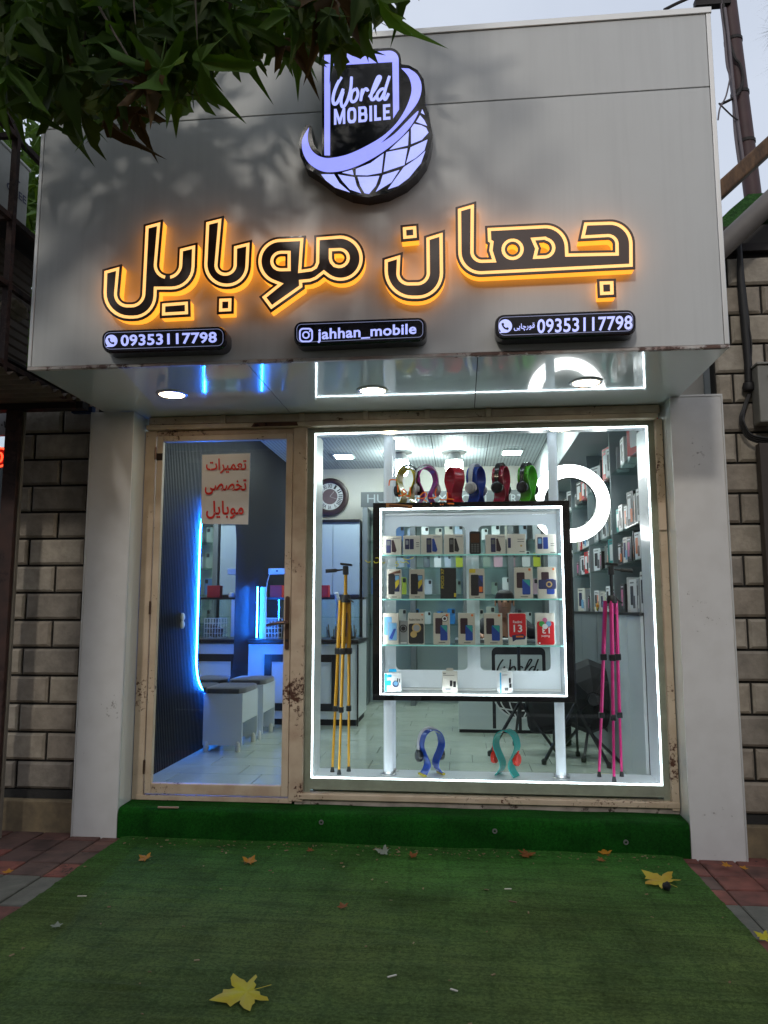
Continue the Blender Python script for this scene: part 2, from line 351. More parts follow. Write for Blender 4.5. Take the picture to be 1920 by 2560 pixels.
# artificial-grass carpet
def carpet_mat(name, c1, c2, c3):
    m = mat(name, c1, .95); n = m.node_tree.nodes; l = m.node_tree.links; b = n['Principled BSDF']; b.inputs['Specular IOR Level'].default_value = .12
    g = n.new('ShaderNodeNewGeometry')
    def ns(sc, st=None, det=6):
        t = n.new('ShaderNodeTexNoise'); t.inputs['Scale'].default_value = sc; t.inputs['Detail'].default_value = det; t.inputs['Roughness'].default_value = .65
        if st: mp = n.new('ShaderNodeMapping'); mp.inputs['Scale'].default_value = st; l.new(g.outputs['Position'], mp.inputs[0]); l.new(mp.outputs[0], t.inputs['Vector'])
        else: l.new(g.outputs['Position'], t.inputs['Vector'])
        return t.outputs['Fac']
    def ramp(src, p0, p1, a, bb):
        r = n.new('ShaderNodeValToRGB'); r.color_ramp.elements[0].position = p0; r.color_ramp.elements[1].position = p1; r.color_ramp.elements[0].color = (*a, 1); r.color_ramp.elements[1].color = (*bb, 1); l.new(src, r.inputs[0]); return r.outputs[0]
    def mixc(a, bb, mode='MULTIPLY', f=1.0):
        x = n.new('ShaderNodeMix'); x.data_type = 'RGBA'; x.blend_type = mode; x.inputs[0].default_value = f; l.new(a, x.inputs[6]); l.new(bb, x.inputs[7]); return x.outputs[2]
    base = ramp(ns(1.6), .35, .65, c2, c1)
    if c3:                              # greener by the step: window light put into the colour; street end faded olive
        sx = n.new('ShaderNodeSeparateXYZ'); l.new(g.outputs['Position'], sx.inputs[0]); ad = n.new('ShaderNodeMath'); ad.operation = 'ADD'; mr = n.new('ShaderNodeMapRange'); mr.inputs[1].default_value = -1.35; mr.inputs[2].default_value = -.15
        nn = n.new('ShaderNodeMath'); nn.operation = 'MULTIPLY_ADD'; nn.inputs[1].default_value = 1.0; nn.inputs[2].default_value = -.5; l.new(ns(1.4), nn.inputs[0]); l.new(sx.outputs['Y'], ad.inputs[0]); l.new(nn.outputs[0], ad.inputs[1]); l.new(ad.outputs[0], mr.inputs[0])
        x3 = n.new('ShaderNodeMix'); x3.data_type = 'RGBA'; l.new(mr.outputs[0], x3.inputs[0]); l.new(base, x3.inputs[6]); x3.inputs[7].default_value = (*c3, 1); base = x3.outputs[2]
    worn_ = ramp(ns(3.2, (.5, 6, 1)), .42, .68, (.84,.85,.84), (1.08,1.05,1.0))
    fib = ramp(ns(420, None, 2), .3, .72, (.35,.4,.35), (1.5,1.45,1.35))
    spk = ramp(ns(70, None, 3), .34, .6, (.6,.62,.6), (1.12,1.1,1.1))
    w1 = n.new('ShaderNodeTexWave'); w1.wave_type = 'BANDS'; w1.bands_direction = 'X'; w1.inputs['Scale'].default_value = 1.65; w1.inputs['Distortion'].default_value = 2.6; w1.inputs['Detail'].default_value = 3; l.new(g.outputs['Position'], w1.inputs['Vector'])
    joints = ramp(w1.outputs['Fac'], .0, .05, (.84,.88,.88), (1,1,1))
    rg_ = n.new('ShaderNodeValToRGB'); e_ = rg_.color_ramp.elements; e_[0].position = .470; e_[0].color = (1,1,1,1); e_[1].position = .53; e_[1].color = (1,1,1,1); m__ = e_.new(.5); m__.color = (.76,.78,.76,1); l.new(ns(1, (.55, 9, 1), 3), rg_.inputs[0])
    soil = ramp(ns(2.4, None, 5), .38, .62, (.70,.68,.66), (1.08,1.06,1.04))
    col = mixc(mixc(mixc(mixc(mixc(mixc(base, worn_), fib), spk), joints), rg_.outputs[0]), soil)
    l.new(col, b.inputs['Base Color'])
    bp = n.new('ShaderNodeBump'); bp.inputs['Strength'].default_value = .9; bp.inputs['Distance'].default_value = .006; l.new(ns(330, None, 3), bp.inputs['Height']); l.new(bp.outputs[0], b.inputs['Normal'])
    return m
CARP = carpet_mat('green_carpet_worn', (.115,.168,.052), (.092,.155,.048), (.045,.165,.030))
STEPC = carpet_mat('green_carpet_fresh', (.010,.112,.010), (.009,.085,.009), None)
mb = MB(); nx, ny = 60, 200
from mathutils import noise as _nz
def wrinkle(x, y):
    a = _nz.noise(Vector((x*.7, y*5.5, 1.3))); b = _nz.noise(Vector((x*1.9, y*14, 4.1))); return .006*max(0, 1-abs(a)*7)+.003*max(0, 1-abs(b)*6)+.004*_nz.noise(Vector((x*1.3, y*1.3, 9)))
for j in range(ny+1):
    for i in range(nx+1):
        x = .035+(3.155-.035)*i/nx; y = PF-.004-3.6*j/ny
        edge = min(i, nx-i)
        z = gz(x)+.008+wrinkle(x, y) + (0 if edge else -.006)
        if j == 0: z += .004
        mb.v.append((x+(.006*math.sin(y*4.1) if edge == 0 else 0), y, z))
for j in range(ny):
    for i in range(nx): a = j*(nx+1)+i; mb.f.append((a, a+1, a+nx+2, a+nx+1))
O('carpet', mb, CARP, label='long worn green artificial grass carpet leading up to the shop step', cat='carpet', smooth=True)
# carpet fibres catch light along the carpet: short blades near the camera side of the photo
mb = MB(); mb.add([], [])
prof = [(PF, -.22), (PF-.002, -.10), (PF-.002, -.035), (PF+.006, -.012), (PF+.022, -.001), (PF+.06, .002), (-.012, .004)]
n = 40
for i in range(n+1):
    x = .004+(W-.008)*i/n
    for (y, z) in prof: mb.v.append((x, y+.0025*math.sin(x*23), z+.002*math.sin(x*11+1)))
k = len(prof)
for i in range(n):
    for j in range(k-1): a = i*k+j; mb.f.append((a, a+k, a+k+1, a+1))
mb.box(.006, W-.006, PF+.02, 0.04, -.22, -.006)
step = O('doorstep', mb, STEPC, label='low entrance step wrapped in bright green artificial grass', cat='step', smooth=True)
for px, py in ((803,2056), (1237,2078), (1565,2106)):
    c = P(px, py, PF-.006); m_ = MB(); m_.lathe([(.006,-.002),(.008,-.003),(.013,-.002),(.014,.002)], c, 14, 'y'); O('carpet_washer', m_, mat('dull_zinc', (.22,.22,.21), .5, metal=.6), step, smooth=True)

# ================================================================== SHOP FRONT SHELL
sp = SHOP
def fp(name, x0, x1, z0, z1, y0=FY, y1=FY+.012, m=WHITE, bev=.002): mb = MB(); mb.box(x0, x1, y0, y1, z0, z1); return O(name, mb, m, sp, bevel=bev)
fp('fascia_panel', XL+.02, XR-.024, H1+.016, 3.668)
fp('fascia_panel', XL+.02, XR-.024, 3.674, H2-.03)
fp('edge_trim', XR-.022, XR, H1+.016, H2, FY-.003, FY+.02, TRIM); fp('edge_trim', XL, XL+.018, H1+.016, H2, FY-.003, FY+.02, TRIM)
fp('bottom_trim', XL, XR, H1-.002, H1+.014, FY-.004, FY+.02, worn('rust_bled_trim', (.62,.58,.54), (.22,.12,.09), .075, 14, .5, (.42,.30,.26))); fp('top_cap', XL-.004, XR+.004, H2-.028, H2+.004, FY-.008, FY+.10, TRIM)
fp('fascia_core', XL+.03, XR-.03, H1+.03, H2-.05, FY+.014, FY+.03, BLKM, 0)
mb = MB(); mb.box(XL, XL+.012, FY+.022, .0, H1+.016, H2-.03); O('side_panel', mb, WHITE, sp)
mb = MB(); mb.box(XR-.012, XR, FY+.022, .0, H1+.016, H2-.03); O('side_panel', mb, WHITE, sp)
mb = MB(); mb.box(XL+.014, XR-.014, FY+.03, 0, H2-.06, H2-.035); O('fascia_roof', mb, WHITE, sp)
jx = [XL, PZ(675,975,H1).x, PZ(1190,960,H1).x, XR]
for a, b in zip(jx, jx[1:]):
    mb = MB(); mb.box(a+.0025, b-.0025, FY+.022, -.004, H1, H1+.012); O('soffit_panel', mb, SOFF, sp)
mb = MB(); mb.box(XL+.01, XR-.01, FY+.03, -.01, H1+.014, H1+.03); O('soffit_backing', mb, BLKM, sp)
# piers
for s, (xa, xb) in enumerate(((-.267, 0.0), (W, W+.283))):
    bot = gz(xa if s == 0 else xb)-.012
    mb = MB(); mb.box(xa, xb, PF, PF+.012, bot, H1-.002); pf = O('pier_front', mb, PIERW, sp, bevel=.002)
    mb = MB(); xo = xa if s == 0 else xb; mb.box(xo-(.007 if s == 0 else 0), xo+(0 if s == 0 else .007), PF-.004, 0, bot, H1-.002); O('pier_edge_trim', mb, TRIM, sp)
    mb = MB(); xi = xb if s == 0 else xa; mb.box(xi-(.012 if s == 0 else -.0005), xi+(.0005 if s == 0 else .012), PF+.0125, .03, bot, H1-.003); O('pier_reveal', mb, SOFF, sp)
    if s: mb = MB(); mb.box(xa, xb+.007, PF-.003, PF+.012, H1-.001, H1+.010); O('pier_cap', mb, TRIM, sp)
# header rail above the door
mb = MB(); mb.box(.035, W-.02, -.045, .03, 2.302, 2.35); O('header_board', mb, CREAM2, sp, bevel=.003)
mb = MB(); mb.box(.02, W-.035, -.055, .02, 2.268, 2.298); O('header_rail', mb, CREAM, sp, bevel=.004)
for x in (.52, 1.02, 1.42, 1.80, 2.17): mb = MB(); mb.box(x-.016, x+.016, -.062, -.046, 2.296, 2.352); O('rail_bracket', mb, CREAM, sp, bevel=.003)
mb = MB(); mb.add(*(lambda q: ([(*p,) for p in q], [(0,1,2,3)]))([(.70,-.0565,2.27),(1.0,-.0565,2.272),(.99,-.0565,2.296),(.72,-.0565,2.297)])); O('rust_patch', mb, worn('bare_rust', (.12,.05,.03), (.3,.2,.2), .02, 40, .8), sp)
# frame posts
mb = MB(); mb.box(.004, .075, -.02, .05, .006, 2.268); O('frame_post', mb, CREAM, sp, bevel=.004)
mb = MB(); mb.box(.965, 1.048, -.03, .05, .02, 2.268); O('frame_post', mb, CREAM2, sp, bevel=.004)
mb = MB(); mb.box(3.155, 3.196, -.03, .05, .02, 2.268); O('frame_post', mb, CREAM, sp, bevel=.004)
mb = MB(); mb.box(3.150, 3.190, -.045, -.031, 1.60, 1.76); O('post_patch', mb, mat('pale_cream_plate', (.62,.48,.36), .5), sp, bevel=.002)
mb = MB(); mb.box(.075, .965, -.012, .05, 2.235, 2.266); O('door_head', mb, CREAM2, sp, bevel=.003)
mb = MB(); mb.box(.03, .985, -.025, .05, .008, .036); O('threshold', mb, CREAM2, sp, bevel=.003)
mb = MB(); mb.box(1.02, 3.197, -.035, .05, .034, .068); O('window_sill', mb, CREAM, sp, bevel=.005)
mb = MB(); mb.box(1.0, 3.195, -.015, .05, -.02, .030); O('sill_base', mb, worn('flaking_white_plaster', (.5,.42,.36), (.1,.06,.05), .09, 22, .8), sp)
# door leaf
dl = MB(); dl.box(.085, .125, -.028, .012, .045, 2.232); door = O('door', dl, CREAM, sp, bevel=.004)
for bx in ((.920,.962,.045,2.232), (.1255,.9195,2.195,2.232), (.1255,.9195,.045,.106)):
    mb = MB(); mb.box(bx[0], bx[1], -.028, .012, bx[2], bx[3]); O('door_rail' if bx[1]-bx[0] > .2 else 'door_stile', mb, CREAM if bx[2] > 1 or bx[1]-bx[0] < .2 else CREAM2, door, bevel=.004)
mb = MB(); mb.box(.12, .925, -.010, -.004, .10, 2.20); O('door_pane', mb, GLASS, door)
hm = mat('dark_brass_handle', (.16,.10,.075), .3, metal=.8)
mb = MB(); pl = rrect(.932, .957, .90, 1.22, .012); mb.prism(pl, lambda x, z: (x,-.040,z), lambda x, z: (x,-.0285,z)); hp = O('handle_plate', mb, hm, door, bevel=.002)
mb = MB(); mb.tube([(.944,-.040,1.062),(.944,-.080,1.062),(.935,-.088,1.062),(.89,-.090,1.058),(.845,-.086,1.050),(.828,-.082,1.046)], [.010,.010,.011,.009,.008,.006], 10); O('handle', mb, hm, door, smooth=True)
mb = MB(); mb.lathe([(0,-.005),(.008,-.005),(.010,0)], (.9445,-.0405,.955), 12, 'y'); O('lock_cylinder', mb, BLK, door)
for z in (2.12, 1.15, .2): mb = MB(); mb.cyl((.080,-.032,z-.04), (.080,-.032,z+.04), .007, 8); O('hinge', mb, hm, door)
mb = MB(); mb.box(.085, .125, -.031, -.0285, 2.075, 2.12); O('latch_plate', mb, mat('burnt_steel', (.05,.03,.02), .6, metal=.6), door)
# window: glass and the white lit display box behind it
mb = MB(); mb.box(1.04, 3.165, -.004, .002, .066, 2.27); O('window_pane', mb, GLASS, sp)
bx0, bx1, bz0, bz1, by0, by1 = 1.092, 3.118, .148, 2.236, .016, .30
for nm, b in (('board_edge',(1.03,bx0-.002,.008,.014,.06,2.28)), ('board_edge',(bx1+.002,3.17,.008,.014,.06,2.28)), ('board_edge',(bx0-.002,bx1+.002,.008,.014,bz1+.002,2.28)), ('board_edge',(bx0-.002,bx1+.002,.008,.014,.085,bz0-.002))):
    mb = MB(); mb.box(*b); O(nm, mb, OLIVE, sp)
for nm, b in (('display_side',(bx0-.016,bx0,by0,by1,bz0-.016,bz1+.016)), ('display_side',(bx1,bx1+.016,by0,by1,bz0-.016,bz1+.016)), ('display_top',(bx0,bx1,by0,.14,bz1,bz1+.016)), ('display_floor',(bx0,bx1,by0,by1,bz0-.016,bz0))):
    mb = MB(); mb.box(*b); O(nm, mb, WBOX, sp)
for b in ((bx0+.0005,bx0+.006,by0,by0+.010,bz0+.008,bz1-.008), (bx1-.006,bx1-.0005,by0,by0+.010,bz0+.008,bz1-.008), (bx0,bx1,by0,by0+.010,bz1-.0065,bz1-.0005), (bx0,bx1,by0,by0+.010,bz0+.0005,bz0+.006)):
    mb = MB(); mb.box(*b); O('led_strip', mb, LED, sp)
# board pieces glimpsed under the display box
mb = MB(); mb.box(1.10, 3.1, .05, .06, .0, .08); O('plinth_board', mb, mat('dusty_board', (.30,.31,.29), .6, var=.4), sp)
# downlights in the soffit
for i, (px, py, wds) in enumerate(((430,985,'nearest the left end above the door'), (932,975,'in the middle over the display window'), (1465,955,'nearest the right end by the ring reflection'))):
    c = PZ(px, py, H1); t = E('downlight', (c.x, c.y, H1), 'round warm downlight set into the glossy soffit, ' + wds, 'downlight', 'downlights in the soffit')
    mb = MB(); mb.lathe([(.070,-.0005),(.088,-.0005),(.088,-.006),(.074,-.010),(.070,-.006)], (0,0,0), 28); L('bezel', mb, CHROME, t, smooth=True)
    mb = MB(); mb.lathe([(.0,-.005),(.070,-.005)], (0,0,0), 28); L('lens', mb, WARM, t)

# ================================================================== STONE WALLS EACH SIDE
BR = [mat('stone_block_%d' % i, c, .8, var=.55, vscale=13, vcol=tuple(q*.42 for q in c), bump=.35, bscale=45) for i, c in enumerate([(.42,.36,.28), (.36,.305,.24), (.44,.385,.31), (.31,.27,.22)])]
MORT = mat('dark_mortar', (.022,.020,.017), .9)
PLIN = mat('ochre_plinth_stone', (.27,.205,.115), .85, var=.7, vscale=7, vcol=(.09,.07,.05), bump=.3, bscale=25)
def stone_wall(x0, x1, y, z0, ztop, off, pitch, blen, label, ph, basez):
    t = E('stone_wall', ((x0+x1)/2, y, basez), label, 'wall')
    mb = MB(); mb.box(x0, x1, y+.022, y+.12, basez-.1, ztop); O('mortar', mb, MORT, t)
    r = 0; z = z0; cache = {}
    while z < ztop-.03:
        xs = x0 - blen*2 + off + (blen/2 if (r+ph) % 2 else 0)
        while xs < x1:
            a, b = max(xs, x0)+.007, min(xs+blen, x1)-.007; xs += blen
            if b-a < .03: continue
            m_ = MB(); hx, h, d = (b-a)/2, min(pitch, ztop-z)-.014, .022; e = .014
            m_.add([(-hx,.024,0),(hx,.024,0),(hx,.024,h),(-hx,.024,h),(-hx,.012,0),(hx,.012,0),(hx,.012,h),(-hx,.012,h),(-hx+e,0,e),(hx-e,0,e),(hx-e,0,h-e),(-hx+e,0,h-e)],
                   [(0,1,5,4),(1,2,6,5),(2,3,7,6),(3,0,4,7),(4,5,9,8),(5,6,10,9),(6,7,11,10),(7,4,8,11),(8,9,10,11)])
            k = (round(hx, 3), round(h, 3), random.randrange(4))
            if k not in cache: cache[k] = mesh_of('stone_block', m_, BR[k[2]])
            o = bpy.data.objects.new('stone_block', cache[k]); COL.objects.link(o); o.parent = t
            o.location = Vector(((a+b)/2, y-random.uniform(0,.006), z)) - Vector(t['_w']); o.rotation_euler = (random.uniform(-.006,.006), 0, random.uniform(-.008,.008))
        z += pitch; r += 1
    mb = MB(); mb.box(x0, x1, y-.035, y+.02, basez-.06, z0-.055); O('plinth', mb, PLIN, t, bevel=.012)
    mb = MB(); mb.box(x0, x1, y-.004, y+.02, z0-.054, z0-.008); O('dark_course', mb, mat('sooty_course', (.035,.033,.03), .9, var=.5, vscale=25, bump=.4), t)
    return t
stone_wall(-.80, -.276, -.10, 0.075, 2.60, .107, .1678, .362, 'soot-stained bevelled stone block wall between the rusty column and left white pier', 0, gz(-.5)-.03)
stone_wall(3.492, 6.2, -.10, .035, 3.25, .1, .1775, .372, 'soot-stained bevelled stone block wall right of the right white pier', 1, gz(3.8)-.03)

# ================================================================== SIGN LETTERS
LD = .062; LFY = FY-LD                     # letter depth and the plane of the letter faces
Z3 = lambda x, y: (x/4.608+240, y/4.608+520)
Z4 = lambda x, y: (x/4.1475+560, y/4.1475+520)
Z5 = lambda x, y: (x/4.608+940, y/4.608+480)
Z6 = lambda x, y: (x/4.1475+1240, y/4.1475+480)
def mp(f, pts): return [(*f(p[0], p[1]), (p[2]/4.4 if len(p) > 2 else 0)) for p in pts]
def plane_loop(pts, Y): return [(q.x, q.z) for q in (P(x, y, Y) for x, y in pts)]
def ccw(lp): return lp if area2(lp) > 0 else lp[::-1]
def channel(loops_px, label, name='channel_letter', grp='lit channel letters of the sign'):
    loops = [clean(ccw(plane_loop(l, LFY))) for l in loops_px]; loops = [loops[0]]+[l[::-1] for l in loops[1:]]
    q = loops[0]; t = E(name, (sum(a[0] for a in q)/len(q), FY, min(a[1] for a in q)), label, 'sign letter', grp)
    d1, d2 = .0115, .0275
    f = lambda dy: (lambda x, z: (x, LFY+dy, z))
    ret, rim, band, core = MB(), MB(), MB(), MB(); i1 = [inset(l, d1) for l in loops]; i2 = [inset(l, d2) for l in loops]
    for l, a, b in zip(loops, i1, i2):
        ret.prism(inset(l, .003), f(.006), f(LD+.004), caps=False)
        m = len(l)
        for M_, u, v, y in ((rim, l, a, 0), (band, a, b, .0015)):
            k = len(M_.v); M_.v += [f(y)(*p) for p in u]+[f(y)(*p) for p in v]
            M_.f += [(k+i, k+(i+1) % m, k+m+(i+1) % m, k+m+i) for i in range(m)]
        k = len(rim.v); rim.v += [f(0)(*p) for p in l]+[f(.008)(*p) for p in l]; rim.f += [(k+i, k+(i+1) % m, k+m+(i+1) % m, k+m+i) for i in range(m)]
    core.tri(i2, f(0)); k = len(core.v)
    for a in i2:
        m = len(a); k = len(core.v); core.v += [f(0)(*p) for p in a]+[f(.004)(*p) for p in a]; core.f += [(k+i, k+(i+1) % m, k+m+(i+1) % m, k+m+i) for i in range(m)]
    O('side_return', ret, OR_SIDE, t); O('face_rim', rim, DARKB, t); O('light_band', band, OR_BAND, t); O('face_core', core, DARKB, t)
    return t
R_ = rounded
channel([R_(mp(Z3, [(72,708),(298,645),(257,1085,95),(503,1085,95),(548,190),(770,130),(716,757,100),(928,757,100),(942,452),(1170,395),(1152,965,285),(724,965),(712,1300,285),(48,1300,300)]))], 'tall glowing brown and amber letter pair with a long left hook, far left of sign')
channel([R_(mp(Z3, [(737,1077),(1083,1050),(1087,1247),(733,1267)]))], 'glowing oblong dot bar under the far left letter pair', grp='lit dots of the sign')
channel([R_([(510.2,551.5),(560,539),(548,676.5,14),(578,676,14),(579.3,611.6),(630,599),(624,722,60),(502,722,60)], 10)], 'glowing brown and amber U-shaped letter, second from the left of the sign')
channel([R_(mp(Z3, [(1395,1020),(1588,1013),(1583,1212),(1390,1222)]))], 'glowing square dot under the second letter from the left', grp='lit dots of the sign')
mw = [(850,285),(600,297)]+arc(590,555,258,-93,-252,22)+[(362,920),(482,1082),(838,830),(836,794),(900,788),(970,760)]+arc(1205,520,258,132,-90,26)+[(935,283),(930,560),(918,588),(895,602),(865,607),(828,612)]
h1 = [(635,497),(592,497)]+arc(587,549,51,-95,-265,10)+[(600,601),(635,600)]
h2 = [(1143,470),(1190,468)]+arc(1197,518,50,-85,95,10)+[(1170,562),(1150,540),(1143,515)]
channel([[Z4(*q) for q in mw], [Z4(*q) for q in h1], [Z4(*q) for q in h2]], 'glowing brown and amber joined letters with two round bowls and a slanting tail')
channel([R_(mp(Z5, [(72,762),(310,690),(295,1015,78),(557,1012,78),(552,507),(795,432),(805,1255,310),(68,1255,330)]), 10)], 'glowing brown and amber bowl-shaped letter in the middle of the sign')
channel([R_(mp(Z5, [(280,383),(488,362),(498,550),(288,570)]))], 'glowing square dot above the bowl-shaped middle letter', grp='lit dots of the sign')
jah = R_([(1138.6,518),(1191,502.8),(1190,644,15),(1222,643),(1217,627),(1219,610),(1214,607),(1212.4,564.6),(1424,554,62),(1427,627.6),(1532.2,625.4),(1531.7,597.7,12),(1444.5,602.5),(1455.8,550.4),(1587.2,546.3,62),(1588.4,672.2),(1140,694.5,62)], 12)
channel([jah, arc(1281.5,623,13.3,0,345,20), [(1347,606),(1360,605)]+arc(1361,619.5,13,-85,85,10)+[(1350,633),(1353,620)]], 'wide glowing brown and amber joined letters with upright stroke, far right of sign')
channel([R_(mp(Z6, [(1047,903),(1243,898),(1248,1085),(1055,1095)]))], 'glowing square dot under the far right joined letters', grp='lit dots of the sign')

# ================================================================== LOGO SIGN
ZL = lambda x, y: (x/4.608+740, y/4.608+100)
GD = .078; GY = FY-GD
gf = lambda dy: (lambda x, z: (x, GY+dy, z))
plate = R_([(300,1330),(297,150,60),(700,108),(1203,84,130),(1212,278),(1300,290),(1400,345),(1470,450),(1490,600),(1485,735),(1525,830),(1550,960),(1575,1090),(1550,1250),(1500,1400),(1400,1540),(1270,1660),(1060,1765),(830,1812),(640,1785),(440,1695),(270,1565),(110,1465),(50,1340),(32,1200),(60,1080),(110,990),(150,968),(182,1000),(180,1090),(205,1200),(250,1270)], 6)
lg = E('logo_sign', (P(*ZL(850,1000), GY).x, FY, P(*ZL(850,1800), GY).z), 'black backlit logo of a phone inside a swoosh and globe, centred above the letters', 'logo sign')
pl = clean(ccw(plane_loop([ZL(*q) for q in plate], GY)))
mb = MB(); mb.tri([pl], gf(0)); k = len(pl)
base = len(mb.v); mb.v += [gf(0)(*p) for p in pl]+[gf(GD)(*p) for p in pl]; mb.f += [(base+i, base+(i+1) % k, base+k+(i+1) % k, base+k+i) for i in range(k)]
O('backing_box', mb, BLACK, lg)
def lit(name, pts, smooth=False, dy=-.003, m=BLUEW, par=None):
    q = [(v.x, v.y) for v in spline(pts, 5, True)] if smooth else pts
    lp = clean(ccw(plane_loop([ZL(*p) for p in q], GY))); mb = MB(); mb.prism(lp, gf(dy), gf(.001)); return O(name, mb, m, par or lg)
lit('phone_outline', R_([(328,1330),(328,178),(1060,128),(1182,120,105),(1188,800),(1120,905),(1110,255),(395,297),(392,1330)], 8))
up = [(150,1010),(135,1130),(165,1245),(230,1320),(320,1358),(420,1360),(600,1320),(800,1230),(1000,1110),(1150,970),(1250,820),(1310,680),(1332,560),(1300,430),(1215,328)]
lo = [(1300,333),(1390,395),(1440,490),(1442,600),(1395,730),(1270,890),(1130,1040),(970,1195)]
lo2 = [(970,1197),(1130,1090),(1300,920),(1412,820),(1335,975),(1200,1130),(1000,1290),(800,1408),(600,1490),(420,1522),(280,1505),(150,1420),(85,1310),(68,1210),(85,1120),(150,1010)]
sw = [(v.x, v.y) for s in (up, lo, lo2) for v in spline(s, 4)]
lit('swoosh', sw)
for c in ([(290,1550),(440,1550),(500,1650),(622,1757),(450,1700),(340,1615)], [(485,1552),(675,1585),(700,1680),(752,1768),(620,1722),(530,1620)], [(535,1530),(650,1498),(665,1555)],
          [(690,1490),(860,1420),(1010,1310),(985,1530),(820,1560),(690,1555)], [(710,1580),(830,1580),(960,1568),(920,1680),(840,1775),(790,1765),(740,1680)], [(1000,1560),(1190,1500),(1100,1640),(920,1750),(970,1660)],
          [(1040,1295),(1285,1250),(1250,1440),(1010,1520)], [(1080,1265),(1290,1215),(1300,1055),(1200,1150)], [(1060,1720),(1240,1470),(1400,1360),(1490,1280),(1440,1420),(1300,1590),(1180,1680)],
          [(1325,1200),(1325,1020),(1360,970),(1440,985),(1500,1015),(1526,1068),(1450,1150)], [(1320,1240),(1515,1150),(1480,1270),(1380,1360),(1270,1420)], [(1385,945),(1430,870),(1480,930),(1510,990)], [(1440,840),(1455,800),(1482,862)]):
    lit('globe_cell', c, m=BLUEW2)
WORLD = [[(525,425),(480,500),(440,600),(425,690),(440,738),(475,720),(515,640),(545,560)], [(545,590),(520,690),(527,758),(552,765),(595,690),(630,560),(640,420)],
         [(690,560),(645,600),(632,680),(652,712),(690,690),(714,620),(700,568),(690,560)], [(745,705),(765,560)], [(752,650),(782,580),(812,562),(830,592)],
         [(840,660),(900,580),(955,480),(973,428),(945,425),(905,510),(870,620),(867,680),(895,685),(925,645)], [(1015,560),(975,572),(935,630),(942,685),(975,680),(1010,620),(1030,570)], [(1078,412),(1035,550),(1012,655),(1032,683),(1068,612)]]
mb = MB()
for i, s in enumerate(WORLD): stroke(mb, s, 34 if i != 0 else 36, lambda x, y, k, i=i: P(*ZL(x, y), GY-.0015-.0004*i-.0003*k))
O('word_world', mb, BLUEW2, lg, fix=False)
BLK_L = [(1.25, [[(0,0),(.27,0),(.27,.52),(.53,.02),(.72,.02),(.98,.52),(.98,0),(1.25,0),(1.25,1),(.97,1),(.625,.40),(.28,1),(0,1)]]), (1.0, [rrect(0,1,0,1,.33), rrect(.29,.71,.2,.8,.16)]),
         (1.0, [rounded([(0,0),(1,0,.27),(1,.54,.2),(.95,.505),(.96,1,.27),(0,1)]), rrect(.29,.70,.16,.42,.1), rrect(.29,.67,.60,.84,.1)]), (.3, [[(0,0),(.3,0),(.3,1),(0,1)]]), (.76, [[(0,0),(.76,0),(.76,.2),(.29,.2),(.29,1),(0,1)]]),
         (.8, [[(0,0),(.8,0),(.8,.19),(.29,.19),(.29,.41),(.7,.41),(.7,.6),(.29,.6),(.29,.81),(.8,.81),(.8,1),(0,1)]])]
mb = MB(); tw = sum(a for a, b in BLK_L)+.22*5; x0 = 0
qd = [P(*ZL(*q), GY-.002) for q in ((438,795),(1085,735),(1088,915),(438,978))]
for a, lps in BLK_L:
    mb.tri([lps[0]]+[l_[::-1] for l_ in lps[1:]], lambda u, v, x0=x0: (qd[3]*(1-(x0+u)/tw)+qd[2]*((x0+u)/tw))*(1-v)+(qd[0]*(1-(x0+u)/tw)+qd[1]*((x0+u)/tw))*v); x0 += a+.22
O('word_mobile', mb, BLUEW2, lg, fix=False)

# ================================================================== LIT NUMBER PLATES
SD = .085; SY = FY-SD
def number_plate(c, r, label, build):
    lp = clean(ccw(plane_loop(rounded([(*q, r) for q in c], 6), SY)))
    t = E('lit_name_plate', (sum(a[0] for a in lp)/len(lp), FY, min(a[1] for a in lp)), label, 'sign', 'lit contact plates under the letters')
    f = lambda dy: (lambda x, z: (x, SY+dy, z))
    mb = MB(); mb.tri([lp], f(0)); k = len(lp); b = len(mb.v)
    mb.v += [f(0)(*p) for p in lp]+[f(.012)(*p) for p in inset(lp, -.006)]+[f(SD)(*p) for p in inset(lp, -.006)]
    mb.f += [(b+s*k+i, b+s*k+(i+1) % k, b+(s+1)*k+(i+1) % k, b+(s+1)*k+i) for s in (0, 1) for i in range(k)]
    O('plate_body', mb, mat('navy_black_acrylic', (.004,.005,.014), .18, coat=.5), t)
    a, bb = inset(lp, .010), inset(lp, .0125); mb = MB(); b = len(mb.v); mb.v += [f(-.0008)(*p) for p in a]+[f(-.0008)(*p) for p in bb]; mb.f += [(b+i, b+(i+1) % k, b+k+(i+1) % k, b+k+i) for i in range(k)]
    O('border_line', mb, mat('faint_border_glow', (.3,.3,.4), .5, emit=(.4,.45,.8), es=.28), t)
    build(t)
def chat_icon(t, f, cx, cy, r):            # speech-bubble disc with a handset cut into it
    def g(dy): return lambda x, y: P(*f(x, y), SY+dy)
    mb = MB(); mb.tri([arc(cx, cy, r, 130, 470-15, 26)+[(cx-.92*r, cy+1.02*r)]], g(-.001)); O('bubble', mb, BLUEW2, t, fix=False)
    mb = MB(); stroke(mb, [(cx-.42*r,cy-.40*r),(cx-.34*r,cy-.02*r),(cx-.02*r,cy+.34*r),(cx+.42*r,cy+.44*r)], r*.25, lambda x, y, k: g(-.0018)(x, y)); 
    for a, b in (((-.46,-.44),(-.30,-.14)), ((.14,.30),(.46,.46))): stroke(mb, [(cx+a[0]*r,cy+a[1]*r),(cx+b[0]*r,cy+b[1]*r)], r*.36, lambda x, y, k: g(-.0022)(x, y))
    O('handset', mb, BLACK, t, fix=False)
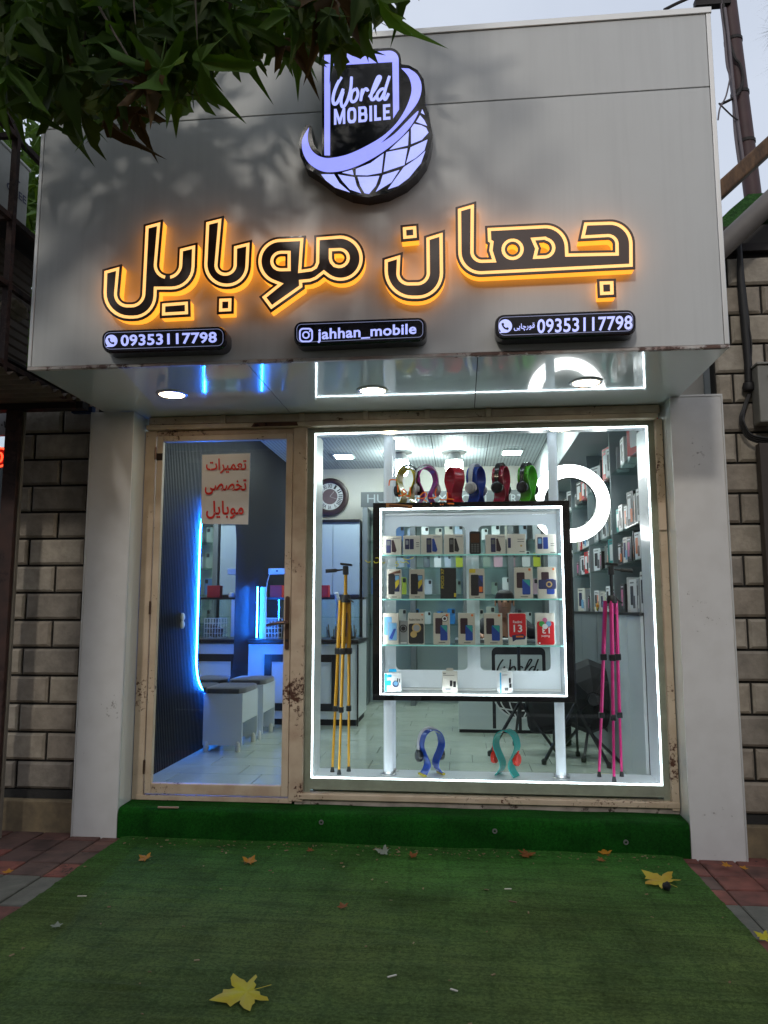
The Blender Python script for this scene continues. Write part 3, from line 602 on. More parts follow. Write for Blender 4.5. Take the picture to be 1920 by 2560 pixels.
def b1(t):
    chat_icon(t, Z3, 177, 1530, 70)
    mb = MB(); text_on(mb, '09353117798', *[P(*Z3(*q), SY-.001) for q in ((283,1462),(1390,1425),(1392,1552),(285,1595))], .026); O('number', mb, BLUEW2, t, fix=False)
number_plate([Z3(70,1415), Z3(1490,1365), Z3(1490,1610), Z3(75,1655)], 20, 'lit plate with chat symbol and phone number under the far left letters', b1)
def b2(t):
    ring = MB(); g = lambda dy: (lambda x, y: P(*Z4(x, y), SY+dy))
    def rg(o, i):
        k = len(ring.v); m = len(o); ring.v += [g(-.001)(*p) for p in o]+[g(-.001)(*p) for p in i]; ring.f += [(k+j, k+(j+1) % m, k+m+(j+1) % m, k+m+j) for j in range(m)]
    rg(rrect(778,922,1243,1392,42), rrect(795,905,1260,1375,28)); rg(arc(850,1317,40,0,350,24), arc(850,1317,24,0,350,24)); ring.tri([arc(890,1277,9,0,340,12)], g(-.001)); O('camera_symbol', ring, BLUEW2, t, fix=False)
    mb = MB(); text_px(mb, 'jahhan_mobile', 793, 1041, 822, 858, 808, 843, SY-.001, .024); O('account_name', mb, BLUEW2, t, fix=False)
number_plate([(736,806), (1063,794), (1063,848), (737,862)], 18, 'lit plate with camera symbol and account name, middle of the three', b2)
def b3(t):
    chat_icon(t, Z6, 97, 1390, 70)
    mb = MB(); text_px(mb, '09353117798', 1343, 1581, 798, 834, 788, 824, SY-.001, .018); O('number', mb, BLUEW2, t, fix=False)
    mb = MB(); text_on(mb, fa(0xFED7,0xFEEE,0xFEAD,0xFB7C,0xFE8E,0xFBFE,0xFBFD), *[P(*Z6(*q), SY-.001) for q in ((185,1370),(402,1352),(402,1432),(185,1446))], .016); O('small_name', mb, BLUEW2, t, fix=False)
number_plate([Z6(2,1278), Z6(1442,1222), Z6(1446,1462), Z6(5,1512)], 20, 'lit plate with chat symbol, small name and phone number under the far right letters', b3)

# ================================================================== ROOM
BW, CZ, RX = 4.85, 2.90, 3.46             # back wall, ceiling height, right wall
FT = mat('pale_green_floor_tile', (.56,.63,.53), .16, var=.25, vscale=3, coat=.25)
mb = MB(); mb.box(-.12, RX+.02, .05, BW+.05, -.05, .022); flr = O('floor', mb, mat('dark_floor_grout', (.09,.10,.09), .8), kind='structure')
fm = {}
for r in range(17):
    y0 = .06+r*.285
    for c in range(-1, 8):
        x0 = -.1+c*.57+(.285 if r % 2 else 0)-.12*(r % 3 == 1); a, b = max(x0, -.11), min(x0+.57, RX)
        if b-a < .05: continue
        k = round(b-a, 3)
        if k not in fm: m_ = MB(); m_.box(-k/2+.003, k/2-.003, -.1395, .1395, 0, .009); fm[k] = mesh_of('floor_tile', m_, FT)
        o = bpy.data.objects.new('floor_tile', fm[k]); COL.objects.link(o); o.parent = flr; o.location = Vector(((a+b)/2, y0+.1425, .021))-Vector(flr['_w'])
CT = mat('ceiling_tile_white', (.50,.54,.55), .6, var=.1, vscale=4)
mb = MB(); mb.box(-.12, RX+.02, .0, BW+.05, CZ+.012, CZ+.06); ceil = O('ceiling', mb, mat('ceiling_grid_dark', (.12,.13,.14), .8), kind='structure')  # dark slab that shows as joints between the ceiling tiles
def perf(name):
    m = mat(name, (.50,.55,.57), .55); n = m.node_tree.nodes; l = m.node_tree.links; g = n.new('ShaderNodeTexCoord'); b = n['Principled BSDF']
    mpn = n.new('ShaderNodeMapping'); mpn.inputs['Scale'].default_value = (26, 26, 0); v = n.new('ShaderNodeTexVoronoi'); v.inputs['Randomness'].default_value = 0; v.inputs['Scale'].default_value = 1
    l.new(g.outputs['Object'], mpn.inputs[0]); l.new(mpn.outputs[0], v.inputs['Vector']); r = n.new('ShaderNodeValToRGB'); r.color_ramp.elements[0].position = .20; r.color_ramp.elements[1].position = .27
    r.color_ramp.elements[0].color = (.07,.08,.09,1); r.color_ramp.elements[1].color = (.50,.55,.57,1); l.new(v.outputs['Distance'], r.inputs[0]); l.new(r.outputs[0], b.inputs['Base Color']); return m
PERF = perf('perforated_ceiling_tile')
m_ = MB(); m_.box(-.294, .294, -.294, .294, 0, .010); ctm = mesh_of('ceiling_tile', m_, PERF)
lights = [(PZ(860,1139,CZ), 'over the clock side'), (PZ(1280,1129,CZ), 'over the right side of the room')]
for i in range(6):
    for j in range(8):
        o = bpy.data.objects.new('ceiling_tile', ctm); COL.objects.link(o); o.parent = ceil; o.location = Vector((-.1+.30+i*.6, .1+.30+j*.6, CZ))-Vector(ceil['_w'])
for c, wd in lights + [(Vector((1.7,2.1,CZ)), 'added unseen above the middle of the floor'), (Vector((2.6,1.9,CZ)), 'added unseen above the black softbox')]:  # the two panels listed here are added, out of view, to brighten the room
    t = E('ceiling_light', (c.x, c.y, CZ), 'square white light panel in the tiled ceiling, ' + wd, 'ceiling light', 'light panels in the ceiling')
    mb = MB(); q = [(-.11,-.11),(.11,-.11),(.11,.11),(-.11,.11)]; mb.box(-.12,.12,-.12,.12,-.014,-.001); L('frame', mb, MDF, t, bevel=.003)
    mb = MB(); mb.box(-.098,.098,-.098,.098,-.017,-.0145); L('diffuser', mb, PANEL, t)
for px, wd in ((1000,'behind the yellow headphone stand'), (1135,'above the red headphone stand')):
    c = PZ(px, 1131, CZ); t = E('ceiling_bulb', (c.x, c.y, CZ), 'bright white bulb hanging from the ceiling ' + wd, 'light bulb', 'bulbs under the ceiling')
    mb = MB(); mb.lathe([(.0,-.001),(.14,-.001),(.14,-.012),(.07,-.018)], (0,0,0), 20); L('rose', mb, CHROME, t, smooth=True)
    mb = MB(); mb.lathe([(.07,-.018),(.085,-.05),(.092,-.10)], (0,0,0), 18); L('collar', mb, mat('bulb_collar', (.6,.6,.6), .4), t, smooth=True)
    mb = MB(); mb.lathe([(.094,-.10),(.100,-.14),(.096,-.22),(.075,-.26),(.0,-.272)], (0,0,0), 20); L('globe', mb, BULB, t, smooth=True)
CRW = mat('cream_plaster', (.55,.53,.47), .8, var=.15, vscale=3)
mb = MB(); mb.box(-.12, RX+.1, BW, BW+.08, 0, CZ+.05); O('wall_back', mb, CRW, kind='structure')
mb = MB(); mb.box(RX, RX+.08, .0, BW, 0, CZ+.05); O('wall_right', mb, mat('grey_blue_wall', (.30,.34,.36), .7), kind='structure')
# interior face over window / door and reveals
mb = MB(); mb.box(-.12, RX, .055, .075, 2.30, CZ+.05); O('wall_front', mb, CRW, kind='structure')
mb = MB(); mb.box(3.2, RX, .02, .055, 0, CZ); O('wall_corner', mb, CRW, kind='structure')
mb = MB(); mb.box(2.92, RX, .08, BW, 2.50, CZ+.005); O('bulkhead', mb, mat('bulkhead_paint', (.45,.49,.5), .6), kind='structure')
# slatted left wall
SL = mat('charcoal_slat', (.011,.014,.021), .5, spec=.25)
mb = MB(); mb.box(-.20, -.112, .05, BW, 0, CZ+.05); wl = O('wall_left', mb, mat('slat_backing', (.006,.007,.009), .7), kind='structure')
m_ = MB(); m_.prism([(-.009,-.014),(.009,-.014),(.009,-.001),(.006,.006),(-.006,.006),(-.009,-.001)], lambda y, x: (x, y, .03), lambda y, x: (x, y, CZ)); slm = mesh_of('slat', m_, SL)
ns_ = int((BW-.1)/.031)
for i in range(ns_):
    o = bpy.data.objects.new('slat', slm); COL.objects.link(o); o.parent = wl; o.location = Vector((-.1, 0.08+i*.031, 0))-Vector(wl['_w'])
# mirror with blue glow
MYc, MHW, MZ0, MZ1 = 1.76, .47, .46, 2.12
mir = E('wall_mirror', (-.09, MYc, MZ0), 'tall rounded mirror with blue glowing edge on the dark slatted wall', 'mirror')
lp = rounded([(MYc-MHW,MZ0,.30),(MYc+MHW,MZ0,.30),(MYc+MHW,MZ1,.40),(MYc-MHW,MZ1,.40)], 12)
mb = MB(); mb.prism(lp, lambda y, z: (-.058,y,z), lambda y, z: (-.064,y,z)); O('mirror_glass', mb, mat('silvered_mirror', (.8,.85,.88), .01, metal=1), mir)
li = inset(ccw(lp), .045); mb = MB(); mb.prism(li, lambda y, z: (-.0645,y,z), lambda y, z: (-.094,y,z)); O('mirror_backing', mb, BLK, mir)
lo_ = inset(ccw(lp), .020); mb = MB(); mb.prism(lo_, lambda y, z: (-.076,y,z), lambda y, z: (-.090,y,z), caps=False); O('blue_led_band', mb, BLUE, mir)
# outlet on slats
c = PX(455,1552,-.094); t = E('wall_socket', c, 'cream double wall socket on the dark slats beside the blue glow', 'socket')
for dz in (.028, -.028): mb = MB(); mb.lathe([(0,.016),(.02,.016),(.03,.010),(.032,0)], (c.x, c.y, c.z+dz), 14, 'x'); O('socket_face', mb, mat('cream_plastic', (.65,.62,.45), .4), t, smooth=True)

# ------------------------------------------------------------------ bench stools
def stool(x0, x1, y0, y1, zt, label):
    t = E('bench_stool', ((x0+x1)/2, (y0+y1)/2, .03), label, 'stool', 'white bench stools by the mirror')
    for ya, yb in ((y0, y0+.018), (y1-.018, y1)): mb = MB(); mb.box(x0, x1, ya, yb, .075, zt); O('end_panel', mb, MDF, t, bevel=.002)
    mb = MB(); mb.box(x0+.01, x1-.002, y0+.019, y1-.019, .25, zt); O('seat_box', mb, MDF, t)
    mb = MB(); hx, hy = (x1-x0)/2+.004, (y1-y0)/2+.005; cx, cy = (x0+x1)/2, (y0+y1)/2
    prof = [(1, 0), (1.0, .025), (.985, .036), (.94, .042), (.5, .045), (0, .046)]
    for s, h in prof:
        for a in range(28):
            q = 2*math.pi*a/28; ca, sa = math.cos(q), math.sin(q); k = 1/max(abs(ca), abs(sa)); k = k*.93+.07
            mb.v.append((cx+max(-1,min(1,ca*k))*hx*s, cy+max(-1,min(1,sa*k))*hy*s, zt+.001+h))
    for i in range(len(prof)-1):
        for a in range(28): mb.f.append((i*28+a, i*28+(a+1) % 28, (i+1)*28+(a+1) % 28, (i+1)*28+a))
    O('cushion', mb, GREYFAB, t, smooth=True)
    for xx in (x0+.03, x1-.03):
        for yy in (y0-.004, y1-.02): mb = MB(); mb.lathe([(.020,0),(.022,.02),(.021,.045),(.015,.068),(.0,.08)], (xx, yy, .03), 12); O('foot', mb, mat('glazed_ceramic_foot', (.72,.70,.62), .2), t, smooth=True)
stool(-.055, .262, 1.43, 1.90, .475, 'white bench stool with grey cushion nearest the door')
stool(-.04, .275, 2.02, 2.45, .488, 'white bench stool with grey cushion standing behind the nearer one')

# ------------------------------------------------------------------ repair counter
ct = E('repair_counter', (.45, 3.2, .03), 'white repair counter with dark rectangular frame and dark top', 'counter')
mb = MB(); mb.box(-.09, .985, 2.83, 3.56, .09, .80); O('body', mb, MDF, ct)
mb = MB(); mb.box(-.09, 1.0, 2.80, 3.58, .81, .845); O('worktop', mb, DKWOOD, ct, bevel=.003)
mb = MB(); mb.box(-.08, .97, 2.86, 3.5, .03, .09); O('kick_board', mb, BLKM, ct)
mb = MB(); mb.box(.986, .999, 2.815, 2.84, .03, .80); O('corner_strip', mb, DKWOOD, ct)
for b in ((.074,.145,.166,.702), (.738,.809,.166,.702), (.146,.737,.631,.702), (.146,.737,.166,.237)): mb = MB(); mb.box(b[0], b[1], 2.818, 2.829, b[2], b[3]); O('frame_board', mb, DKWOOD, ct)
# wire baskets
WIRE = mat('white_coated_wire', (.75,.76,.72), .4)
def basket(x0, x1, y0, y1, z0, h, label):
    t = E('wire_basket', ((x0+x1)/2, (y0+y1)/2, z0), label, 'basket', 'wire baskets on the repair counter'); mb = MB()
    nx = 6
    for k in range(5):
        z = z0+h*k/4; r = .0035
        for a, b in (((x0,y0),(x1,y0)), ((x1,y0),(x1,y1)), ((x1,y1),(x0,y1)), ((x0,y1),(x0,y0))): mb.beam((*a, z), (*b, z), .005)
    O('ring_wires', mb, WIRE, t, kind='stuff'); mb = MB()
    for i in range(nx+1):
        x = x0+(x1-x0)*i/nx; mb.beam((x,y0,z0), (x,y0,z0+h), .005); mb.beam((x,y1,z0), (x,y1,z0+h), .005)
    O('upright_wires', mb, WIRE, t, kind='stuff')
    mb = MB()
    for i in range(14): mb.obox((random.uniform(x0+.03,x1-.03), random.uniform(y0+.03,y1-.03), z0+random.uniform(.02,h*.8)), (.03,random.uniform(-.02,.02),.01), (-.01,.02,0), (0,.004,.012))
    O('tools', mb, mat('mixed_dark_tools', (.05,.045,.04), .5, var=.8, vscale=30, vcol=(.25,.2,.12)), t, kind='stuff')
basket(-.06, .13, 3.12, 3.30, .846, .20, 'white wire basket of tools, far end of the counter by the slats')
basket(.33, .50, 3.05, 3.25, .846, .20, 'white wire basket of tools beside the door handle')
# blue-lit cabinet end and glass screen on the counter
t = E('lit_side_panel', (-.02, 2.95, .846), 'slim upright panel washed in blue light on the counter', 'panel')
mb = MB(); mb.box(-.005, .055, 2.92, 2.94, .847, 1.36); O('panel_face', mb, mat('pale_panel', (.6,.65,.7), .4), t)
mb = MB(); mb.cyl((-.03,2.905,.86), (-.03,2.905,1.36), .006, 8); O('blue_tube', mb, BLUE, t)
mb = MB(); mb.tube(spline([(.10,2.9,1.52),(.07,2.89,1.40),(.05,2.89,1.2),(.0,2.89,1.05),(.03,2.89,.92),(.10,2.89,.9)], 5), .004, 6); O('white_cable', mb, WIRE, None, 'thin white cable dangling in front of the blue-lit panel', 'cable')
mb = MB(); mb.box(.05, .26, 3.0, 3.12, 1.49, 1.55); t = O('router', mb, MDF, None, 'small pale router box above the blue-lit panel', 'router', bevel=.006)
m_ = MB(); m_.box(.13, .15, 2.998, 2.9995, 1.515, 1.53); O('indicator', m_, BLK, t)
# glass case on the counter that carries the products
t = E('counter_glass_case', (.45, 3.45, .846), 'low glass case with dark shelf standing on the repair counter', 'glass case')
mb = MB(); mb.box(-.08, .98, 3.36, 3.366, .85, 1.24); O('glass_front', mb, SGLASS, t)
mb = MB(); mb.box(-.08, .98, 3.37, 3.56, 1.05, 1.06); O('shelf', mb, SGLASS, t)
mb = MB(); mb.box(-.08, .99, 3.34, 3.57, 1.24, 1.262); O('top', mb, DKWOOD, t)
for x in (.28, .97): mb = MB(); mb.box(x, x+.035, 3.35, 3.357, .848, 1.239); O('post', mb, MDF, t)
mb = MB(); mb.lathe([(0,0),(.03,0),(.034,.02),(.02,.05),(0,.055)], (.335,3.42,1.263), 14); O('tape_roll', mb, mat('off_white', (.7,.68,.6), .5), None, 'small round white roll on the glass case', 'roll', smooth=True)
mb = MB(); mb.box(.46, .60, 3.40, 3.5, 1.263, 1.39); O('red_carton', mb, mat('red_card', (.5,.02,.015), .5), None, 'red carton on the glass case by the door handle', 'box', bevel=.002)
mb = MB(); mb.box(-.03, .1, 3.40, 3.5, 1.263, 1.39); O('red_carton', mb, mat('red_card', (.5,.02,.015), .5), None, 'red carton on the far left of the glass case', 'box', bevel=.002)
# microscope
t = E('microscope', (.80, 3.1, .846), 'white twin-eyepiece repair microscope on the counter behind the window edge', 'microscope')
mw_ = mat('lab_white', (.7,.72,.72), .35)
mb = MB(); mb.box(.70,.92,3.0,3.2,.847,.87); O('base', mb, BLK, t, bevel=.006); mb = MB(); mb.cyl((.80,3.16,.87),(.80,3.16,1.26),.015,10); O('pillar', mb, CHROME, t)
mb = MB(); mb.lathe([(.0,1.02),(.045,1.02),(.055,1.08),(.05,1.18),(.0,1.19)], (.79,3.08,0), 14); O('body', mb, mw_, t, smooth=True)
for dx in (-.035,.045): mb = MB(); mb.cyl((.79+dx*.6,3.08,1.16),(.79+dx,3.02,1.25),.026,12); mb.cyl((.79+dx,3.02,1.25),(.79+dx*1.15,3.0,1.30),.021,12); O('eyepiece', mb, mw_ if dx < 0 else BLK, t, smooth=True)
mb = MB()
for i in range(16): x = random.uniform(.66,.95); mb.cyl((x,2.95+random.uniform(0,.06),.86),(x+random.uniform(-.02,.02),2.95,.93+random.uniform(0,.07)),.006,6)
O('hand_tools', mb, mat('mixed_dark_tools', (.05,.045,.04), .5), None, 'cluster of small upright hand tools in front of the microscope', 'tools', kind='stuff')

# ------------------------------------------------------------------ back wall: clock, cupboards, header
c = P(825, 1242, BW-.03)
t = E('wall_clock', (c.x, BW-.03, c.z-.235), 'round wall clock with dark wooden rim and roman numerals', 'clock')
mb = MB(); mb.lathe([(.17,-.02),(.20,-.03),(.235,-.022),(.24,.0),(.235,.028)], c, 36, 'y'); O('rim', mb, mat('dark_clock_wood', (.03,.012,.010), .35), t, smooth=True)
mb = MB(); mb.lathe([(0,-.012),(.172,-.012)], c, 36, 'y'); O('face', mb, mat('clock_face', (.55,.55,.53), .5), t)
mb = MB(); mb.lathe([(0,-.014),(.098,-.014)], c, 30, 'y'); O('dial_centre', mb, mat('clock_centre', (.12,.075,.08), .5), t)
for i, s in enumerate(('XII','I','II','III','IIII','V','VI','VII','VIII','IX','X','XI')):
    a = R(90-30*i); q = Vector((c.x+math.cos(a)*.136, c.y-.0135, c.z+math.sin(a)*.136)); u = Vector((math.sin(a),0,-math.cos(a))); v = Vector((math.cos(a),0,math.sin(a))); hw = .006+.007*len(s)
    mb = MB(); text_on(mb, s, q-u*hw+v*.026, q+u*hw+v*.026, q+u*hw-v*.026, q-u*hw-v*.026, .02); O('numeral', mb, BLK, t, fix=False)
for ln, a in ((.085, 50), (.12, -20)): d = Vector((math.cos(R(a)),0,math.sin(R(a)))); mb = MB(); mb.beam(c+Vector((0,-.017,0)), c+Vector((0,-.017,0))+d*ln, .008, .002); O('hand', mb, mat('clock_hand', (.5,.48,.45), .4), t)
SY_ = 4.42
cb = E('tall_cupboard', (.45, SY_+.2, .03), 'pale blue-grey tall cupboard with two doors under the clock', 'cupboard')
z1 = P(850,1305,SY_).z; xs_ = [-.05, P(832,1400,SY_).x, P(899,1400,SY_).x]; zb = P(850,1490,SY_).z
for a, b in zip(xs_, xs_[1:]): mb = MB(); mb.box(a+.003, b-.003, SY_, SY_+.02, zb+.02, z1-.03); O('door', mb, mat('blue_grey_laminate', (.36,.43,.48), .35), cb)
mb = MB(); mb.box(xs_[0], xs_[2], SY_+.021, BW, .03, z1-.001); O('carcass', mb, mat('blue_grey_dark', (.2,.24,.27), .5), cb)
mb = MB(); mb.box(xs_[0], xs_[2], SY_-.01, BW, z1, z1+.03); O('top', mb, DKWOOD, cb); mb = MB(); mb.box(xs_[0], xs_[2], SY_-.006, SY_+.02, zb-.02, zb+.012); O('mid_rail', mb, DKWOOD, cb)
mb = MB(); mb.box(xs_[0]+.01, xs_[2]-.01, SY_+.0, SY_+.02, .1, zb-.03); O('lower_door', mb, mat('blue_grey_laminate', (.36,.43,.48), .35), cb)
SH = E('case_shelving', (2.0, SY_+.2, .03), 'grey wall shelving with brand header, hung with phone cases across the back', 'shelving')
zh0, zh1 = P(1000,1266,SY_).z, P(1000,1229,SY_).z; sx0, sx1 = P(900,1250,SY_).x+.01, 3.02
mb = MB(); mb.box(sx0, sx1, SY_, SY_+.04, zh0, zh1); O('header', mb, mat('slate_header', (.05,.057,.06), .5), SH)
BRG = mat('slate_backboard', (.30,.35,.36), .55)
mb = MB(); mb.box(sx0, sx1, SY_+.36, SY_+.38, .03, zh0); O('backboard', mb, BRG, SH)
for x in (sx0+.05, .72*sx0+.28*sx1, .44*sx0+.56*sx1, .2*sx0+.8*sx1, sx1-.03): mb = MB(); mb.box(x-.03, x+.03, SY_+.005, SY_+.355, .03, zh0-.002); O('divider', mb, mat('slate_divider', (.12,.135,.14), .5), SH)
SHZ = [.95, 1.30, 1.62, 1.94, 2.22]
for z in SHZ: mb = MB(); mb.box(sx0+.02, sx1-.06, SY_+.05, SY_+.352, z, z+.012); O('shelf', mb, SGLASS, SH)
hl = mat('header_outline', (.21,.23,.235), .5)
for s, xa, xb in (('HUAWEI',918,1048), ('XIAOMI',1093,1216), ('RT',1278,1308)):
    mb = MB(); text_px(mb, s, xa, xb, 1236, 1257, 1236, 1257, SY_-.002, -.0); O('header_word', mb, hl, SH, fix=False)
# hanging phone cases and packs on the back shelving
CASEC = [mat('case_%d' % i, c, .35) for i, c in enumerate([(.45,.5,.52), (.62,.66,.66), (.12,.14,.16), (.55,.35,.42), (.08,.16,.32), (.2,.26,.22), (.5,.48,.42), (.35,.42,.5), (.45,.5,.05), (.03,.2,.5)])]
cols = ['pale blue','white','black','pink','navy','dark green','beige','sky blue','yellow-green','bright blue']
m_cases = []
for i, m0 in enumerate(CASEC): q = MB(); q.prism(rrect(-.042,.042,0,.165,.014,3), lambda x, z: (x,-.006,z), lambda x, z: (x,.006,z)); m_cases.append(mesh_of('case', q, m0))
q = MB(); q.prism(rrect(.005,.036,.115,.155,.008,3), lambda x, z: (x,-.010,z), lambda x, z: (x,-.0062,z)); camm = mesh_of('camera_bump', q, BLK)
ci = 0
ords = ['first','second','third','fourth','fifth','sixth','seventh','eighth','ninth','tenth','eleventh','twelfth','thirteenth','fourteenth']
levels = ['bottom','second','third','fourth','top']
for zi, z in enumerate(SHZ[:4]):
    x = sx0+.16; k = 0
    while x < sx1-.12 and k < 14:
        i = random.choice([0,0,0,1,1,1,2,3,4,5,6,7,7,8]) if zi else random.choice([1,2,6,9])
        t = E('phone_case', (x, SY_+.12+random.uniform(0,.1), z+.013), '%s phone case, %s from left on the %s back-wall shelf' % (cols[i], ords[k], levels[zi]), 'phone case', 'phone cases on the back shelving', rz=random.uniform(-.25,.25))
        a = bpy.data.objects.new('case', m_cases[i]); COL.objects.link(a); a.parent = t; s = random.uniform(.85,1.25); a.scale = (s,1,s)
        b = bpy.data.objects.new('camera_bump', camm); COL.objects.link(b); b.parent = t; b.scale = (s,1,s)
        x += random.uniform(.12,.19); k += 1

# ================================================================== DISPLAY CABINET ON TUBES
CX0, CX1, CZ0, CZ1, CY0, CY1 = 1.452, 2.653, .596, 1.798, .07, .33
cab = E('display_cabinet', ((CX0+CX1)/2, .2, CZ0), 'square black-framed lit display cabinet with glass shelves held on frosted tubes', 'display cabinet')
T = .045
for b in ((CX0,CX1,CZ1-T*.75,CZ1), (CX0,CX1,CZ0,CZ0+T*.75), (CX0,CX0+T,CZ0+T*.75+.001,CZ1-T*.75-.001), (CX1-T,CX1,CZ0+T*.75+.001,CZ1-T*.75-.001)):
    mb = MB(); mb.box(b[0], b[1], CY0, CY1, b[2], b[3]); O('frame_board', mb, mat('black_wenge_frame', (.014,.012,.012), .25, coat=.4), cab, bevel=.002)
ix0, ix1, iz0, iz1 = CX0+T, CX1-T, CZ0+T*.75, CZ1-T*.75
for b in ((ix0,ix1,iz1-.009,iz1-.001), (ix0,ix1,iz0+.001,iz0+.006), (ix0+.001,ix0+.007,iz0+.010,iz1-.011), (ix1-.007,ix1-.001,iz0+.010,iz1-.011)):
    mb = MB(); mb.box(b[0], b[1], CY0+.004, CY0+.016, b[2], b[3]); O('led_strip', mb, LEDS, cab)
for b in ((ix0,ix0+.004,CY0+.02,CY1,iz0,iz1), (ix1-.004,ix1,CY0+.02,CY1,iz0,iz1), (ix0+.005,ix1-.005,CY0+.02,CY1,iz1-.004,iz1), (ix0+.005,ix1-.005,CY0+.02,CY1,iz0,iz0+.004)):
    mb = MB(); mb.box(*b); O('white_lining', mb, WBOX, cab)
# rear sliding doors, white with a rounded window each
dmid = P(1183,1400,CY1).x
for i, (a, b, y) in enumerate(((ix0+.006, dmid+.015, CY1-.012), (dmid-.015, ix1-.006, CY1-.026))):
    hole = rounded([(a+(.07 if i == 0 else .05), iz0+.13, .03), (b-.06, iz0+.13, .03), (b-.06, iz1-.09, .03), (a+(.07 if i == 0 else .05), iz1-.09, .03)], 5)
    mb = MB(); out = [(a,iz0+.02),(b,iz0+.02),(b,iz1-.02),(a,iz1-.02)]
    for yy in (y, y+.008): mb.tri([out, hole[::-1]], lambda x, z, yy=yy: (x, yy, z))
    mb.prism(hole, lambda x, z: (x, y, z), lambda x, z: (x, y+.008, z), caps=False); mb.prism(out, lambda x, z: (x, y, z), lambda x, z: (x, y+.008, z), caps=False)
    O('sliding_door', mb, WBOX, cab)
for z in (iz0+.006, iz1-.018):
    for y in (CY1-.036, CY1-.016): mb = MB(); mb.box(ix0+.006, ix1-.006, y, y+.004, z, z+.012); O('door_track', mb, TRIM, cab)
SHELF = [P(1150,1385,CY0).z, P(1150,1497,CY0).z, P(1150,1613,CY0).z]
for z in SHELF: mb = MB(); mb.box(ix0+.013, ix1-.013, CY0+.018, CY1-.045, z-.008, z); O('glass_shelf', mb, SGLASS, cab)
SEDGE = mat('shelf_edge_green', (.25,.55,.5), .2, emit=(.25,.6,.55), es=.25)
for z in SHELF: mb = MB(); mb.box(ix0+.013, ix1-.013, CY0+.0165, CY0+.0178, z-.008, z); O('shelf_edge', mb, SEDGE, cab)
for x in (1.540, 2.570):
    for y, r in ((.16, .030), (.255, .026)):
        xx = x + (.0 if y < .2 else .012)
        for za, zb_ in ((bz0+.012, CZ0-.001), (CZ1+.001, bz1-.001)):
            mb = MB(); mb.cyl((xx,y,za), (xx,y,zb_), r, 18); O('support_tube', mb, ACRYL, cab, smooth=True)
        mb = MB(); mb.lathe([(r+.02,0),(r+.02,.004),(r+.004,.007),(r+.004,.02)], (xx,y,bz0+.0005), 20); O('tube_foot', mb, CHROME, cab, smooth=True)

# ------------------------------------------------------------------ product boxes
BEI = mat('beige_carton', (.56,.50,.42), .55); BEI2 = mat('warm_white_carton', (.66,.62,.55), .55); WHC = mat('white_carton', (.72,.72,.72), .5); BLC = mat('black_carton', (.012,.012,.012), .45); REDC = mat('red_carton', (.62,.012,.018), .45)
PR = {k: mat('print_'+k, c, .5) for k, c in dict(navy=(.022,.026,.085), black=(.012,.011,.013), plum=(.035,.012,.018), blue=(.015,.055,.30), teal=(.03,.30,.27), orange=(.75,.16,.02), grey=(.12,.12,.12), sky=(.16,.36,.58), yellow=(.62,.45,.03), red=(.62,.012,.018), white=(.75,.75,.75), lime=(.45,.62,.06), cyan=(.02,.42,.72), gold=(.50,.33,.12), steel=(.3,.31,.33), green=(.05,.35,.08), pink=(.6,.15,.3), brown=(.16,.07,.04)).items()}
def carton(x, y, z, w, h, d, cm, prints, label, rz=0, grp='phone boxes in the display cabinet', name='phone_box', cat='box', texts=()):
    t = E(name, (x, y, z), label, cat, grp, rz=rz)
    mb = MB(); mb.box(-w/2, w/2, -d/2, d/2, 0, h); L('carton', mb, cm, t, bevel=min(.0015, w*.02))
    for j, pr in enumerate(prints):
        yy = -d/2-.0006-.0003*j; mb = MB(); X = lambda u: -w/2+w*u; Zz = lambda v: h*v
        if len(pr) == 5 and not isinstance(pr[0], str):
            u0, u1, v0, v1, m = pr; rr = min((u1-u0)*w, (v1-v0)*h)*.12
            mb.tri([rrect(X(u0), X(u1), Zz(v0), Zz(v1), rr, 3)], lambda a, b: (a, yy, b))
        elif pr[0] == 'poly': mb.tri([[(X(u), Zz(v)) for u, v in pr[1]]], lambda a, b: (a, yy, b)); m = pr[2]
        elif pr[0] == 'disc': mb.tri([arc(X(pr[1]), Zz(pr[2]), w*pr[3], 0, 340, 16)], lambda a, b: (a, yy, b)); m = pr[4]
        L('print', mb, PR[m], t, fix=False)
    for (s, u0, u1, v0, v1, m, rot) in texts:
        yy = -d/2-.0025; mb = MB(); c = [(-w/2+w*u, yy, h*v) for u, v in ((u0,v1),(u1,v1),(u1,v0),(u0,v0))]
        c = c[rot:]+c[:rot]; text_on(mb, s, *c, .012); L('lettering', mb, PR[m], t, fix=False)
    return t
def at_px(x0, x1, ytop, ybot, Y, zb, *a, d=.045, **k):
    A, B = P(x0, ybot, Y), P(x1, ybot, Y); h = P(x0, ytop, Y).z-P(x0, ybot, Y).z
    rz = k.pop('rz', 0)
    return carton((A.x+B.x)/2, Y+d/2, zb, (B.x-A.x)/max(.6, math.cos(rz)), h, d, *a, rz=rz, **k)
BY = .115
def keypad(c1, c2): return [(.26,.50,.10,.82,c1), (.30,.46,.50,.74,'grey'), ('poly', [(.53,.16),(.72,.12),(.78,.24),(.62,.80),(.53,.78)], c2), (.58,.94,.86,.90,'steel')]
